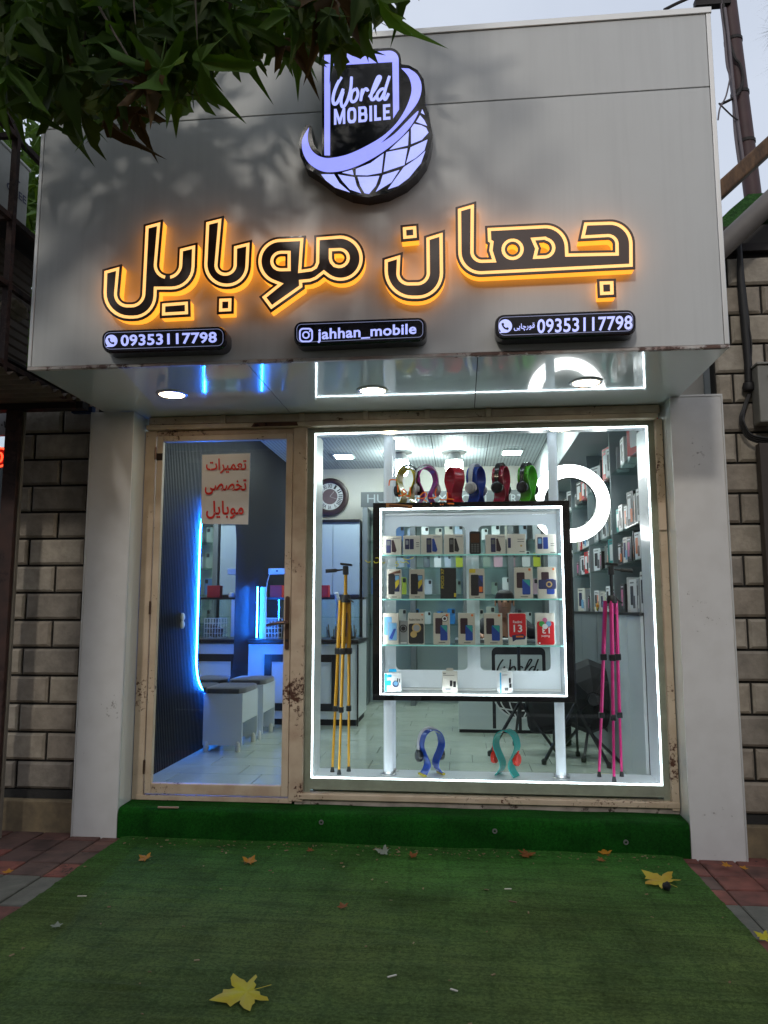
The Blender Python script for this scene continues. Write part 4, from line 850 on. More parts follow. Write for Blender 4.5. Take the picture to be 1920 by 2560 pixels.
r1 = [(952,1003,1336,'BEI','navy','plum','leftmost box on the top glass shelf, with two dark keypad phones'), (1008,1050,1335,'BEI2','navy','navy','white box with a small keypad phone, second on the top glass shelf'), (1053,1106,1333,'BEI2','navy','blue','box with blue keypad phones, third on the top glass shelf'), (1110,1159,1333,'BEI2','black','black','box with black keypad phones, fourth on the top glass shelf'),
      (1214,1264,1334,'BEI2','navy','plum','box with dark keypad phones right of the standing handset'), (1268,1315,1333,'BEI2','navy','steel','box with its blank printed side turned out, top glass shelf'), (1340,1391,1334,'BEI2','blue','navy','box with two blue keypad phones at the right end of the top glass shelf')]
for i, (a, b, yt, cm, c1, c2, lb) in enumerate(r1):
    pr = keypad(c1, c2)
    if i == 1: pr = [(.10,.36,.28,.82,'navy'), (.38,.62,.28,.82,'navy'), (.14,.30,.52,.74,'steel'), (.76,.94,.6,.64,'grey'), (.76,.94,.5,.53,'grey'), (.76,.94,.4,.43,'grey')]
    if i == 5: pr = [(.04,.20,.3,.8,'navy'), (.55,.9,.72,.75,'grey'), (.55,.9,.6,.63,'grey'), (.7,.8,.36,.46,'gold'), (.65,.92,.1,.13,'grey')]
    if i == 6: pr = [(.08,.32,.25,.85,'navy'), (.12,.28,.52,.78,'sky'), (.36,.60,.25,.85,'blue'), (.72,.92,.5,.53,'grey'), (.72,.92,.4,.43,'grey'), (.7,.95,.05,.09,'grey')]
    at_px(a, b, yt, 1383, BY+random.uniform(-.006,.006), SHELF[0]+.001, BEI if cm == 'BEI' else BEI2, pr, lb, rz=random.uniform(-.05,.05))
# a bare keypad handset standing between them
A, B = P(1174,1382,BY), P(1202,1382,BY); hx = (B.x-A.x)/2; hh = P(1174,1325,BY).z-P(1174,1382,BY).z
t = E('keypad_phone', ((A.x+B.x)/2, BY, SHELF[0]+.001), 'black keypad handset standing upright among the boxes on the top glass shelf', 'phone')
mb = MB(); mb.prism(rrect(-hx,hx,0,hh,.012,4), lambda x, z: (x,-.008,z), lambda x, z: (x,.010,z)); L('body', mb, BLK, t, bevel=.002)
mb = MB(); mb.prism(rrect(-hx*.78,hx*.78,hh*.5,hh*.9,.003,2), lambda x, z: (x,-.0095,z), lambda x, z: (x,-.0082,z)); L('screen', mb, mat('phone_screen', (.10,.05,.03), .15), t)
for r in range(5):
    for c in range(3): mb = MB(); mb.box(hx*(-.68+c*.5), hx*(-.68+c*.5+.36), -.0100, -.0082, hh*(.08+r*.078), hh*(.08+r*.078+.05)); L('key', mb, PR['grey'], t)
SMART = [(.12,.56,.34,.84,'plum'), (.42,.86,.13,.62,'blue'), ('poly', [(.44,.61),(.84,.61),(.84,.38)], 'teal'), ('disc', .83, .93, .07, 'orange'), (.32,.72,.05,.075,'grey')]
SAMS = [(.10,.55,.15,.84,'black'), (.55,.88,.24,.80,'navy'), ('poly', [(.58,.55),(.85,.72),(.85,.50),(.6,.32)], 'yellow'), ('poly', [(.58,.78),(.85,.78),(.85,.66),(.6,.6)], 'sky'), (.35,.7,.05,.075,'grey')]
r2 = [(967,1003,1422,BEI,[*SAMS,('poly',[(.05,.83),(.95,.97),(.95,.86)],'brown')],'beige smartphone box at the left end of the middle glass shelf',()),
      (1023,1061,1422,BEI,SAMS,'beige smartphone box with dark phone, second on the middle glass shelf',()),
      (1101,1141,1419,BLC,[(.86,.99,.06,.18,'yellow')],'black box with orange sideways lettering on the middle glass shelf',[('POCO X7',.05,.24,.34,.97,'yellow',3)]),
      (1173,1212,1421,BEI,[(.02,.42,.86,.99,'yellow'), (.12,.62,.10,.80,'black'), (.60,.90,.18,.78,'navy'), (.64,.86,.22,.40,'orange'), ('poly',[(.62,.76),(.88,.76),(.88,.5)],'blue'), (.35,.7,.04,.06,'grey')],'beige smartphone box with yellow corner label, middle glass shelf',()),
      (1287,1333,1418,BEI,SMART,'tall beige box with blue phone, second from right on the middle glass shelf',()),
      (1346,1392,1417,BEI,[(.18,.60,.55,.84,'plum'), (.46,.88,.14,.62,'blue'), (.02,.98,.30,.60,'navy'), ('disc',.6,.45,.17,'gold'), ('disc',.6,.45,.10,'navy'), ('disc',.85,.93,.06,'orange')],'beige box with dark blue ring sticker at the right end of the middle glass shelf',())]
for a, b, yt, cm, pr, lb, tx in r2: at_px(a, b, yt, 1496, BY+random.uniform(-.005,.005), SHELF[1]+.001, cm, pr, lb, rz=random.uniform(-.04,.04), texts=tx)
r3 = [(957,996,1534,BEI,[(.08,.58,.30,.88,'sky'), (.34,.92,.12,.70,'steel'), (.38,.88,.14,.68,'sky'), ('poly',[(.4,.2),(.6,.16),(.86,.5),(.7,.5)],'blue')],'beige box with pale blue phone at the left end of the lowest glass shelf',()),
      (1020,1061,1533,BEI,[(.04,.96,.02,.66,'black'), ('disc',.52,.52,.28,'gold'), ('disc',.52,.52,.20,'steel'), ('disc',.34,.32,.20,'gold'), ('disc',.86,.94,.05,'orange')],'box with gold medallion print, lowest glass shelf',[('Redmi Note 14',.08,.92,.75,.82,'black',0)]),
      (1084,1125,1533,BEI,[*SMART,('disc',.7,.82,.2,'plum'),('disc',.7,.82,.16,'white'),('disc',.7,.82,.09,'plum')],'beige phone box with round sticker on the lowest glass shelf',()),
      (1146,1188,1533,BEI,SMART,'plain beige blue-phone box left of the seated person, lowest glass shelf',()),
      (1211,1257,1533,BEI,SMART,'plain beige blue-phone box right in front of the seated person, lowest glass shelf',()),
      (1272,1317,1532,BEI2,[(.03,.97,.24,.985,'red'), ('poly',[(.18,.30),(.80,.34),(.95,.26),(.90,.18),(.4,.16),(.22,.1)],'navy'), (.40,.82,.235,.29,'orange')],'red phone box with big white number, lowest glass shelf',[('Redmi',.25,.75,.68,.76,'white',0),('13',.28,.76,.40,.63,'white',0)]),
      (1340,1388,1532,BEI2,[(.08,.97,.01,.74,'red'), ('disc',.5,.78,.13,'pink'), ('disc',.34,.66,.15,'green'), ('disc',.68,.66,.15,'sky'), ('disc',.5,.58,.14,'white'), ('disc',.20,.06,.05,'white')],'upside-down red phone box at the right end of the lowest glass shelf',[('13',.34,.74,.36,.55,'white',2),('Redmi',.30,.72,.24,.31,'white',2)])]
for a, b, yt, cm, pr, lb, tx in r3: at_px(a, b, yt, 1612, BY+random.uniform(-.005,.005), SHELF[2]+.001, cm, pr, lb, rz=random.uniform(-.05,.05), texts=tx)
at_px(997, 1020, 1551, 1610, BY+.04, SHELF[2]+.001, PR['steel'], [('disc',.5,.66,.42,'black'), ('disc',.5,.66,.32,'steel'), ('disc',.5,.66,.25,'black'), (.2,.85,.03,.08,'white')], 'grey watch box tucked between two phone boxes on the lowest glass shelf', d=.03)
zf = iz0+.011
def hang(t, w, h, d, m):
    mb = MB(); mb.prism(rounded([(-w*.25,h-.0005),(w*.25,h-.0005),(w*.22,h+.018,.006),(-w*.22,h+.018,.006)], 3), lambda x, z: (x,-.001,z), lambda x, z: (x,.001,z)); L('hang_tab', mb, m, t)
t = at_px(960, 1002, 1680, 1727, .13, zf, WHC, [(.02,.14,.02,.98,'cyan'), (.16,.42,.78,.92,'cyan'), (.14,.38,.34,.60,'cyan'), ('disc',.66,.42,.19,'navy'), ('disc',.66,.45,.13,'sky'), (.74,.80,.55,.72,'black'), (.86,.91,.5,.7,'black')], 'blue and white earbud box on the left of the cabinet floor', d=.045, rz=.15); hang(t, .1, .118, .04, PR['cyan'])
t = at_px(1106, 1144, 1678, 1731, .12, zf, BEI2, [(.50,.66,.30,.58,'black'), (.72,.90,.26,.54,'black'), (.06,.24,.88,.92,'grey'), (.06,.8,.80,.82,'grey'), (.2,.55,.12,.20,'steel')], 'cream microphone box in the middle of the cabinet floor', d=.035); hang(t, .092, .128, .03, BEI2)
t = at_px(1246, 1279, 1678, 1731, .12, zf, WHC, [(.02,.12,.02,.98,'cyan'), (.70,.86,.48,.72,'black'), (.72,.9,.25,.46,'black'), (.35,.65,.12,.26,'grey'), (.2,.6,.85,.88,'grey')], 'white and blue cable box on the right of the cabinet floor', d=.05, rz=.35); hang(t, .08, .128, .03, WHC)

# ------------------------------------------------------------------ headphones and stands
def ribbon(path, wd, th):               # a bent strip: path in x-z, width along y
    mb = MB(); q = spline(path, 6); m = len(q)
    for i, p in enumerate(q):
        d = (q[min(i+1,m-1)]-q[max(i-1,0)]).normalized(); n = Vector((-d.y, d.x))*th/2
        wv = wd(i/(m-1)) if callable(wd) else wd
        for s, y in ((1,-1),(1,1),(-1,1),(-1,-1)): a = p+n*s; mb.v.append((a.x, y*wv/2, a.y))
    for i in range(m-1):
        for j in range(4): mb.f.append((i*4+j, i*4+(j+1) % 4, i*4+4+(j+1) % 4, i*4+4+j))
    mb.f.append((3,2,1,0)); mb.f.append(tuple((m-1)*4+j for j in range(4))); return mb
STP = [(-.055,.002),(-.030,.035),(-.026,.07),(-.052,.125),(-.062,.165),(-.045,.215),(0,.238),(.045,.215),(.062,.165),(.052,.125),(.026,.07),(.030,.035),(.055,.002)]
def hp_stand(x, y, z, rz, m, label, s=1.0):
    t = E('headphone_stand', (x, y, z), label, 'headphone stand', 'omega-shaped headphone stands', rz=rz)
    mb = ribbon([(a*s, b*s) for a, b in STP], .074*s, .0055); L('bent_strip', mb, m, t, smooth=True)
    return t
def headphones(x, y, z, rz, mband, mcup, mdisc, label, s=1.0):
    t = E('headphones', (x, y, z), label, 'headphones', 'headphones on the stands', rz=rz)
    L('headband', ribbon([(a*s, b*s) for a, b in ((-.075,.10),(-.080,.15),(-.066,.212),(-.035,.245),(0,.255),(.035,.245),(.066,.212),(.080,.15),(.075,.10))], lambda k: (.020+.014*math.sin(math.pi*k))*s, .007), mband, t, smooth=True)
    for sg in (-1, 1):
        mb = MB(); mb.lathe([(0,sg*.017),(.026,sg*.017),(.037,sg*.010),(.039,0),(.036,-sg*.012),(.024,-sg*.020),(0,-sg*.018)], (sg*.074*s, 0, .092*s), 20, 'x'); cp = L('ear_cup', mb, mcup, t, smooth=True)
        mb = MB(); mb.lathe([(0,sg*.0185),(.024,sg*.0178)], (sg*.074*s, 0, .092*s), 20, 'x'); L('cup_disc', mb, mdisc, t)
    return t
HC = {k: mat('gloss_'+k, c, .22, coat=.4) for k, c in dict(yellow=(.62,.50,.01), magenta=(.62,.05,.42), red=(.62,.012,.03), blue=(.008,.06,.42), crimson=(.45,.01,.05), green=(.10,.62,.02), white=(.72,.70,.75), black=(.012,.012,.014), teal=(.005,.32,.29), vred=(.75,.03,.015), silver=(.5,.5,.52)).items()}
TZ = CZ1+.001
tops = [(1020,'yellow',-.45,'black','black','yellow stand with black headphones'), (1066,'magenta',.42,'white','white','magenta stand with white headphones'), (1137,'red',-1.02,None,None,'bare red headphone stand'), (1191,'blue',1.05,'white','silver','blue stand with white headphones'), (1254,'crimson',1.12,'black','black','crimson stand with black headphones'), (1320,'green',1.0,'black','black','bright green stand with black headphones')]
for px, mc, rz, hb, hc, nm in tops:
    Y = .20 if px != 1022 else .235; c = P(px, 1258, Y)
    hp_stand(c.x, Y, TZ, rz, HC[mc], ('glossy %s omega headphone stand on top of the display cabinet' % mc), 1.0)
    if hb: headphones(c.x, Y, TZ-.0+.004, rz+(.03 if hb else 0), HC[hb], HC[hc] if hc != 'silver' else HC['white'], HC['silver'] if hb == 'white' else HC['black'], '%s headphones hanging on the %s stand on top of the cabinet' % (hb, mc))
c = P(1083,1938,.17); bs = hp_stand(c.x-.01, .17, bz0+.001, .5, HC['blue'], 'blue headphone stand with yellow feet on the white window floor', 1.13)
for sg in (-1,1): mb = MB(); mb.box(sg*.062-.010, sg*.062+.010, -.043, .043, .0005, .012); L('foot_pad', mb, HC['yellow'], bs, bevel=.003)
t = headphones(c.x-.02, .20, bz0+.02, .5, HC['white'], HC['black'], HC['black'], 'white headband headphones on the blue stand on the window floor')
c = P(1268,1942,.18); hp_stand(c.x, .18, bz0+.001, -.5, HC['teal'], 'teal headphone stand on the white window floor', 1.13)
headphones(c.x-.005, .21, bz0+.006, -.5, HC['vred'], HC['vred'], HC['vred'], 'bright red headphones on the teal stand on the window floor')

# ------------------------------------------------------------------ tripods
def tripod(top, feet, m, clamp, label, zc1, zc2, hand):
    t = E('camera_tripod', (top.x, top.y, bz0+.001), label, 'tripod'); top = Vector(top)
    z2 = top.z-.13
    for i, f in enumerate(feet):
        f = Vector(f); s = Vector((top.x+(f.x-top.x)*.22+[-.026,.002,.028][i]*.6, top.y+(f.y-top.y)*.2, z2-.02)); d = f-s
        a = s+d*((s.z-zc1)/(s.z-f.z)); b = s+d*((s.z-zc2)/(s.z-f.z))
        mb = MB(); mb.tube([s, a], .0135, 8); lg_ = O('leg', mb, m, t, smooth=True)
        mb = MB(); mb.tube([a, b], .0105, 8); O('leg_middle', mb, m, lg_, smooth=True); mb = MB(); mb.tube([b, f+Vector((0,0,.02))], .0080, 8); O('leg_lower', mb, m, lg_, smooth=True)
        mb = MB(); mb.obox(a, (.018,0,0), (0,.019,0), (0,0,.019)); O('clamp', mb, clamp, lg_, bevel=.004); mb = MB(); mb.obox(b, (.015,0,0), (0,.016,0), (0,0,.017)); O('clamp', mb, clamp, lg_, bevel=.004)
        mb = MB(); mb.tube([f, f+Vector((0,0,.03))], [.014,.009], 10); O('rubber_foot', mb, clamp, lg_)
    mb = MB(); mb.tube([(top.x,top.y,zc1+.05), top+Vector((0,0,.01))], .0105, 10); O('centre_column', mb, m if hand else clamp, t, smooth=True)
    mb = MB(); mb.lathe([(.0,-.035),(.030,-.035),(.034,-.01),(.026,.012),(.0,.012)], (top.x,top.y,z2), 14); O('shoulder', mb, clamp, t, smooth=True)
    for sg in (-1, 1): mb = MB(); mb.tube([(top.x+sg*.012, top.y-.016, z2-.1), (top.x+sg*.004, top.y-.014, zc1+.09)], .004, 6); O('brace', mb, clamp, t)
    mb = MB(); mb.obox(top+Vector((0,0,.035)), (.017,0,0), (0,.018,0), (0,0,.028)); O('head', mb, clamp, t, bevel=.006)
    mb = MB(); mb.obox(top+Vector((.004,0,.072)), (.036,0,-.004), (0,.024,0), (0,0,.007)); O('mount_plate', mb, clamp, t, bevel=.003)
    hd = -1 if hand else 1
    mb = MB(); mb.tube([top+Vector((hd*.01,-.005,.04)), top+Vector((hd*.05,-.01,.036)), top+Vector((hd*.06,-.01,.035)), top+Vector((hd*.125,-.02,.03))], [.005,.006,.012,.012], 10); O('pan_handle', mb, clamp, t, smooth=True)
    mb = MB(); mb.tube([(top.x+.02,top.y-.02,z2-.01), (top.x+.055,top.y-.03,z2-.035)], .005, 6); O('crank', mb, clamp, t)
tp = P(864,1452,.16); tripod(Vector((tp.x, .16, P(864,1440,.16).z)), [(1.190,.19,bz0+.001), (1.243,.12,bz0+.001), (1.288,.215,bz0+.001)], mat('yellow_anodised', (.72,.36,.02), .3, metal=.25), BLK, 'yellow folded camera tripod standing at the left of the window', P(864,1628,.16).z, P(864,1773,.16).z, True)
tripod(Vector((P(1528,1440,.17).x, .17, P(1528,1440,.17).z)), [(2.800,.215,bz0+.001), (2.862,.085,bz0+.001), (2.935,.235,bz0+.001)], mat('pink_anodised', (.72,.03,.22), .3, metal=.25), BLK, 'pink folded camera tripod standing at the right of the window', P(1530,1643,.17).z, P(1530,1790,.17).z, False)

# ------------------------------------------------------------------ ring light and studio stands
rc = P(1425,1258,1.2); ring = E('ring_light', (rc.x, 1.24, .03), 'large glowing white ring light behind the right of the cabinet', 'ring light')
ro, ri = .292, .196
mb = MB(); mb.lathe([(ri,-.012),(ro,-.012),(ro+.004,.0)], rc, 64, 'y'); O('diffuser', mb, RING, ring, smooth=True)
mb = MB(); mb.lathe([(ri,-.010),(ri-.004,.03),(ro+.006,.03),(ro+.006,.0)], rc, 64, 'y'); O('housing', mb, BLK, ring, smooth=True)
mb = MB(); mb.cyl((rc.x,1.25,.45),(rc.x,1.25,rc.z-ri),.012,10); O('pole', mb, BLK, ring); mb = MB(); mb.obox((rc.x,1.25,rc.z-ri-.03),(.03,0,0),(0,.02,0),(0,0,.04)); O('bracket', mb, BLK, ring)
def stand_legs(t, x, y, zt, rad, rot):
    for k in range(3):
        a = R(rot+120*k); mb = MB(); mb.beam((x,y,zt), (x+rad*math.cos(a), y+rad*math.sin(a), .045), .018); O('leg', mb, BLK, t)
        mb = MB(); mb.lathe([(.017,0),(.019,.03),(.01,.04)], (x+rad*math.cos(a), y+rad*math.sin(a), .031), 8); O('rubber_foot', mb, BLK, t)
stand_legs(ring, rc.x, 1.25, .45, .26, 200)
t = E('light_stand', (2.44, 1.62, .03), 'black studio light stand with crossed legs behind the right support tube', 'light stand'); stand_legs(t, 2.44, 1.62, .42, .30, 215)
mb = MB(); mb.cyl((2.44,1.62,.2),(2.44,1.62,.95),.013,10); O('pole', mb, BLK, t)
mb = MB(); mb.obox((2.66,1.66,.40),(.17,0,.03),(0,.10,0),(-.02,0,.20)); O('softbox', mb, BLKM, t, bevel=.05)
# black softbox and a rolled backdrop
t = E('softbox', (2.84, 1.55, .03), 'round black softbox on a crossed-leg stand behind the pink tripod', 'softbox'); c = P(1478,1745,1.5)
mb = MB(); mb.lathe([(.0,-.10),(.06,-.10),(.16,-.05),(.25,.03),(.29,.12),(.285,.125)], c, 8, 'y'); O('shell', mb, BLKM, t)
mb = MB(); mb.lathe([(.0,-.13),(.045,-.13),(.05,-.099)], c, 12, 'y'); O('lamp_holder', mb, BLK, t)
for k in range(4): a = R(45+90*k); mb = MB(); mb.tube([c+Vector((.05*math.cos(a),-.105,.05*math.sin(a))), c+Vector((.17*math.cos(a),-.052,.17*math.sin(a))), c+Vector((.285*math.cos(a),.11,.285*math.sin(a)))], .004, 5); O('rib', mb, BLK, t)
mb = MB(); mb.cyl((c.x,1.56,.30),(c.x,1.56,c.z+.1),.013,10); O('pole', mb, BLK, t); stand_legs(t, c.x, 1.56, .34, .30, 250)
mb = MB(); mb.tube([(2.80,1.95,.04),(2.82,1.95,1.28)], .075, 14); bd = O('rolled_backdrop', mb, BLKM, None, 'tall black rolled backdrop leaning behind the softbox', 'backdrop roll', smooth=True)
for z in (.4,.9): m_ = MB(); m_.lathe([(.077,-.012),(.079,0),(.077,.012)], (2.805,1.95,z), 14); O('strap', m_, BLK, bd)
mb = MB(); mb.lathe([(.075,0),(.09,0),(.092,.02),(.09,.04),(.075,.04),(.073,.02),(.075,0)], (2.90,.62,.031), 24); O('tape_ring', mb, mat('cream_plastic', (.65,.62,.45), .4), None, 'pale round tape roll lying on the floor behind the pink tripod', 'roll', smooth=True)

# ================================================================== DESK AND PERSON
dk = E('reception_desk', (2.4, 2.8, .03), 'pale reception desk with black logo print, behind the display cabinet', 'desk')
mb = MB(); mb.box(1.955, 2.83, 2.55, 2.57, .06, .83); O('front_panel', mb, mat('pale_green_white_laminate', (.58,.64,.64), .3), dk)
mb = MB(); mb.box(1.93, 2.85, 2.53, 3.05, .832, .862); O('desktop', mb, mat('grey_desktop', (.16,.18,.19), .3), dk, bevel=.003)
for x in (1.957, 2.80): mb = MB(); mb.box(x, x+.02, 2.571, 3.03, .04, .83); O('side_panel', mb, MDF, dk)
mb = MB(); mb.box(1.96, 2.82, 2.56, 2.60, .03, .059); O('plinth', mb, BLKM, dk)
dy = 2.5485
o_ = rrect(2.262,2.745,-.2,.795,.05,6); i_ = rrect(2.292,2.715,-.17,.73,.012,6)
f0 = lambda y: (lambda x, z: (x, y, z))
def cl(lp): return [(x, max(z, .07)) for x, z in lp]
k = len(o_); mb = MB(); mb.v += [f0(dy)(*p) for p in cl(o_)]+[f0(dy)(*p) for p in cl(i_)]; mb.f += [(i, (i+1) % k, k+(i+1) % k, k+i) for i in range(k)]; O('logo_phone_frame', mb, PR['black'], dk, fix=False)
mb = MB()
for i, s in enumerate(WORLD): stroke(mb, s, 26, lambda x, y, kk, i=i: (2.30+(x-410)/700*.40, dy-.0004-.0002*i-.0002*kk, .56+(700-y)/340*.155))
O('logo_word', mb, PR['black'], dk, fix=False)
gc = (2.505, .40); gr = .235
mb = MB(); mb.tri([arc(gc[0], gc[1], gr, 180, 360, 24)], f0(dy-.004)); O('logo_globe', mb, PR['black'], dk, fix=False)
mb = MB()
for kx in (-.75,-.4,0,.4,.75): stroke(mb, [(gc[0]+gr*kx, gc[1]), (gc[0]+gr*kx*.9, gc[1]-gr*.5), (gc[0]+gr*kx*.35, gc[1]-gr*.97)], .012, lambda x, y, kk, kx=kx: (x, dy-.005-.0003*(kx+1), y))
for kz in (-.3,-.62): w_ = gr*math.sqrt(1-kz*kz); stroke(mb, [(gc[0]-w_, gc[1]+gr*kz), (gc[0], gc[1]+gr*(kz-.1)), (gc[0]+w_, gc[1]+gr*kz)], .012, lambda x, y, kk, kz=kz: (x, dy-.006+.0005*kz, y))
stroke(mb, [(gc[0]+gr*math.cos(R(a)), gc[1]+gr*math.sin(R(a))) for a in range(180, 361, 15)], .016, lambda x, y, kk: (x, dy-.0072, y))
O('logo_globe_lines', mb, PR['white'], dk, fix=False)
for i, (x, y, a, nm) in enumerate(((2.17,2.66,.2,'white paper sheet under the seated person\'s hand on the desk'), (2.45,2.70,-.3,'white paper sheet near the middle of the desk'))):
    mb = MB(); u = Vector((math.cos(a),math.sin(a),0)); v = Vector((-math.sin(a),math.cos(a),0)); mb.obox((x,y,.8645+.002*i), u*.10, v*.14, (0,0,.001)); O('paper_sheet', mb, PR['white'], None, nm, 'paper')
def skinned(name, verts, edges, material, parent=None, sub=2, root=0):
    me = bpy.data.meshes.new(name); o = bpy.data.objects.new(name, me); COL.objects.link(o)
    c = Vector(parent['_w']) if parent is not None else Vector(verts[root][0])
    me.from_pydata([tuple(Vector(v)-c) for v, r in verts], edges, []); me.materials.append(material)
    sk = o.modifiers.new('skin', 'SKIN'); sk.use_smooth_shade = True
    if not me.skin_vertices: me.skin_vertices.new()
    for i, (v, r) in enumerate(verts): me.skin_vertices[0].data[i].radius = r if isinstance(r, tuple) else (r, r); me.skin_vertices[0].data[i].use_root = (i == root)
    s = o.modifiers.new('sub', 'SUBSURF'); s.levels = sub; s.render_levels = sub
    if parent is not None: o.parent = parent
    else: o.location = c; o['_w'] = tuple(c)
    return o
SKIN = mat('skin_tone', (.36,.17,.10), .5); JKT = mat('dark_jacket', (.018,.019,.024), .8)
pb = Vector((2.40, 3.20, .5))
bv = [((2.40,3.20,.56),.14), ((2.40,3.17,.75),.14), ((2.40,3.10,.95),(.16,.11)), ((2.405,3.02,1.06),.055), ((2.41,2.96,1.13),.06), ((2.41,2.94,1.20),(.078,.092)), ((2.41,2.95,1.285),.07),
      ((2.22,3.06,.99),.065), ((2.10,2.90,.90),.05), ((2.15,2.70,.895),.034), ((2.17,2.64,.89),(.036,.02)),
      ((2.59,3.06,.99),.065), ((2.68,2.88,.90),.05), ((2.53,2.74,.97),.034), ((2.49,2.71,1.0),(.036,.02)),
      ((2.31,3.10,.53),.095), ((2.28,2.86,.52),.07), ((2.28,2.84,.14),.045), ((2.28,2.76,.08),.035), ((2.49,3.10,.53),.095), ((2.52,2.86,.52),.07), ((2.52,2.84,.14),.045), ((2.52,2.76,.08),.035),
      ((2.205,2.60,.886),.011), ((2.225,2.575,.877),.009), ((2.18,2.585,.886),.011), ((2.185,2.555,.876),.009), ((2.155,2.59,.886),.010), ((2.15,2.56,.876),.009), ((2.135,2.60,.886),.010), ((2.12,2.575,.876),.008), ((2.20,2.66,.885),.012), ((2.225,2.64,.878),.010)]
be = [(0,1),(1,2),(2,3),(3,4),(4,5),(5,6),(2,7),(7,8),(8,9),(9,10),(2,11),(11,12),(12,13),(13,14),(0,15),(15,16),(16,17),(17,18),(0,19),(19,20),(20,21),(21,22),(10,23),(23,24),(10,25),(25,26),(10,27),(27,28),(10,29),(29,30),(9,31),(31,32)]
pn = skinned('person', bv, be, SKIN); tag(pn, 'person in a dark jacket bent over the desk, seen between the phone boxes', 'person')
jv = [(bv[i][0], tuple(a*1.12+.006 for a in (bv[i][1] if isinstance(bv[i][1], tuple) else (bv[i][1],)*2))) for i in (0,1,2,7,8,11,12)]+[((2.135,2.75,.896),.044), ((2.56,2.77,.955),.044)]
skinned('jacket', jv, [(0,1),(1,2),(2,3),(3,4),(4,7),(2,5),(5,6),(6,8)], JKT, pn)
tv = [(bv[i][0], (bv[i][1] if isinstance(bv[i][1], float) else .1)*1.1) for i in (0,15,16,17,19,20,21)]; skinned('trousers', tv, [(0,1),(1,2),(2,3),(0,4),(4,5),(5,6)], BLKM, pn)
mb = MB()
for i in range(9):
    for j in range(16): ph = math.pi*.58*i/8; a = 2*math.pi*j/16; mb.v.append((2.41+.095*math.sin(ph)*math.cos(a), 2.965+.108*math.sin(ph)*math.sin(a)+(.012 if i > 5 else 0), 1.222+.098*math.cos(ph)-(.0 if math.sin(a) > -.3 else -.03*math.sin(ph))))
for i in range(8):
    for j in range(16): mb.f.append((i*16+j, i*16+(j+1) % 16, i*16+16+(j+1) % 16, i*16+16+j))
O('hair', mb, mat('black_hair', (.008,.007,.007), .6), pn, smooth=True)
mb = MB(); mb.lathe([(0,-.012),(.010,-.006),(.016,.02),(0,.04)], (2.41,2.852,1.185), 8); O('nose', mb, SKIN, pn, smooth=True)
for sg in (-1,1): mb = MB(); mb.lathe([(0,-.012),(.010,-.004),(.011,.004),(0,.012)], (2.41+sg*.03,2.872,1.213), 8); O('eye', mb, PR['black'], pn)
mb = MB(); mb.box(2.385,2.435,2.862,2.868,1.150,1.157); O('mouth', mb, PR['brown'], pn)
for sg in (-1,1): mb = MB(); mb.obox((2.41+sg*.088,2.965,1.20),(.008,0,0),(0,.018,0),(0,0,.03)); O('ear', mb, SKIN, pn, bevel=.008)
mb = MB(); mb.obox((2.46,2.70,1.03),(.035,.0,.01),(0,.005,0),(-.015,0,.075)); O('mobile_phone', mb, BLK, None, 'dark phone held up by the seated person', 'phone', bevel=.004)
mb = MB(); mb.box(2.22,2.58,3.02,3.40,.40,.45); t = O('visitor_stool', mb, BLKM, None, 'dark padded seat under the seated person behind the desk', 'seat', bevel=.02)
for x in (2.25,2.53):
    for y in (3.06,3.35): m_ = MB(); m_.cyl((x,y,.03),(x,y,.40),.014,8); O('leg', m_, CHROME, t)

# ================================================================== RIGHT WALL SHELVING
rs = E('wall_shelving', (3.28, 2.2, .03), 'long glass wall shelving over white cupboards along the right wall', 'shelving')
SX0, SX1 = 3.125, RX-.012
mb = MB(); mb.box(SX1, SX1+.01, .32, 4.40, 1.12, 2.50); O('backboard', mb, mat('pale_aqua_backboard', (.58,.68,.68), .45), rs)
for y in (.315, 1.225, 2.275, 3.27, 4.38): mb = MB(); mb.box(SX0-.004, SX1, y-.009, y+.009, 1.121, 2.498); O('divider', mb, mat('grey_divider', (.30,.34,.36), .4), rs)
RSZ = [1.145, 1.462, 1.698, 2.150]
for y0, y1 in ((.326,1.214),(1.236,2.264),(2.286,3.259),(3.281,4.369)):
    for z in RSZ[1:]: mb = MB(); mb.box(SX0, SX1-.002, y0, y1, z-.008, z); O('glass_shelf', mb, SGLASS, rs)
for y0, y1 in ((.32,.72),(.724,1.12),(1.125,1.9),(1.905,2.7),(2.705,3.5),(3.505,4.38)):
    mb = MB(); mb.box(3.100, 3.118, y0+.002, y1-.002, .08, 1.10); O('cupboard_door', mb, MDF if y0 < 1.1 else mat('grey_cupboard', (.20,.22,.23), .35), rs)
mb = MB(); mb.box(3.09, SX1, .31, 4.39, 1.101, 1.119); O('cupboard_top', mb, DKWOOD, rs); mb = MB(); mb.box(3.12, SX1, .32, 4.38, .03, 1.099); O('carcass', mb, BLKM, rs)
mb = MB(); mb.box(3.10, 3.11, .33, 1.12, .03, .078); O('kick_board', mb, MDF, rs)
STK = [('white',WHC,['black','grey']),('black',BLC,['white','orange']),('cream',BEI2,['navy','sky']),('red',REDC,['white','black']),('grey',PR['steel'],['black','white']),('teal',PR['teal'],['white','black']),('white',WHC,['orange','brown']),('white',WHC,['lime','green']),('dark',BLC,['pink','grey'])]
bays = ['nearest','second','third','farthest']; lv = ['bottom','second','third','top']
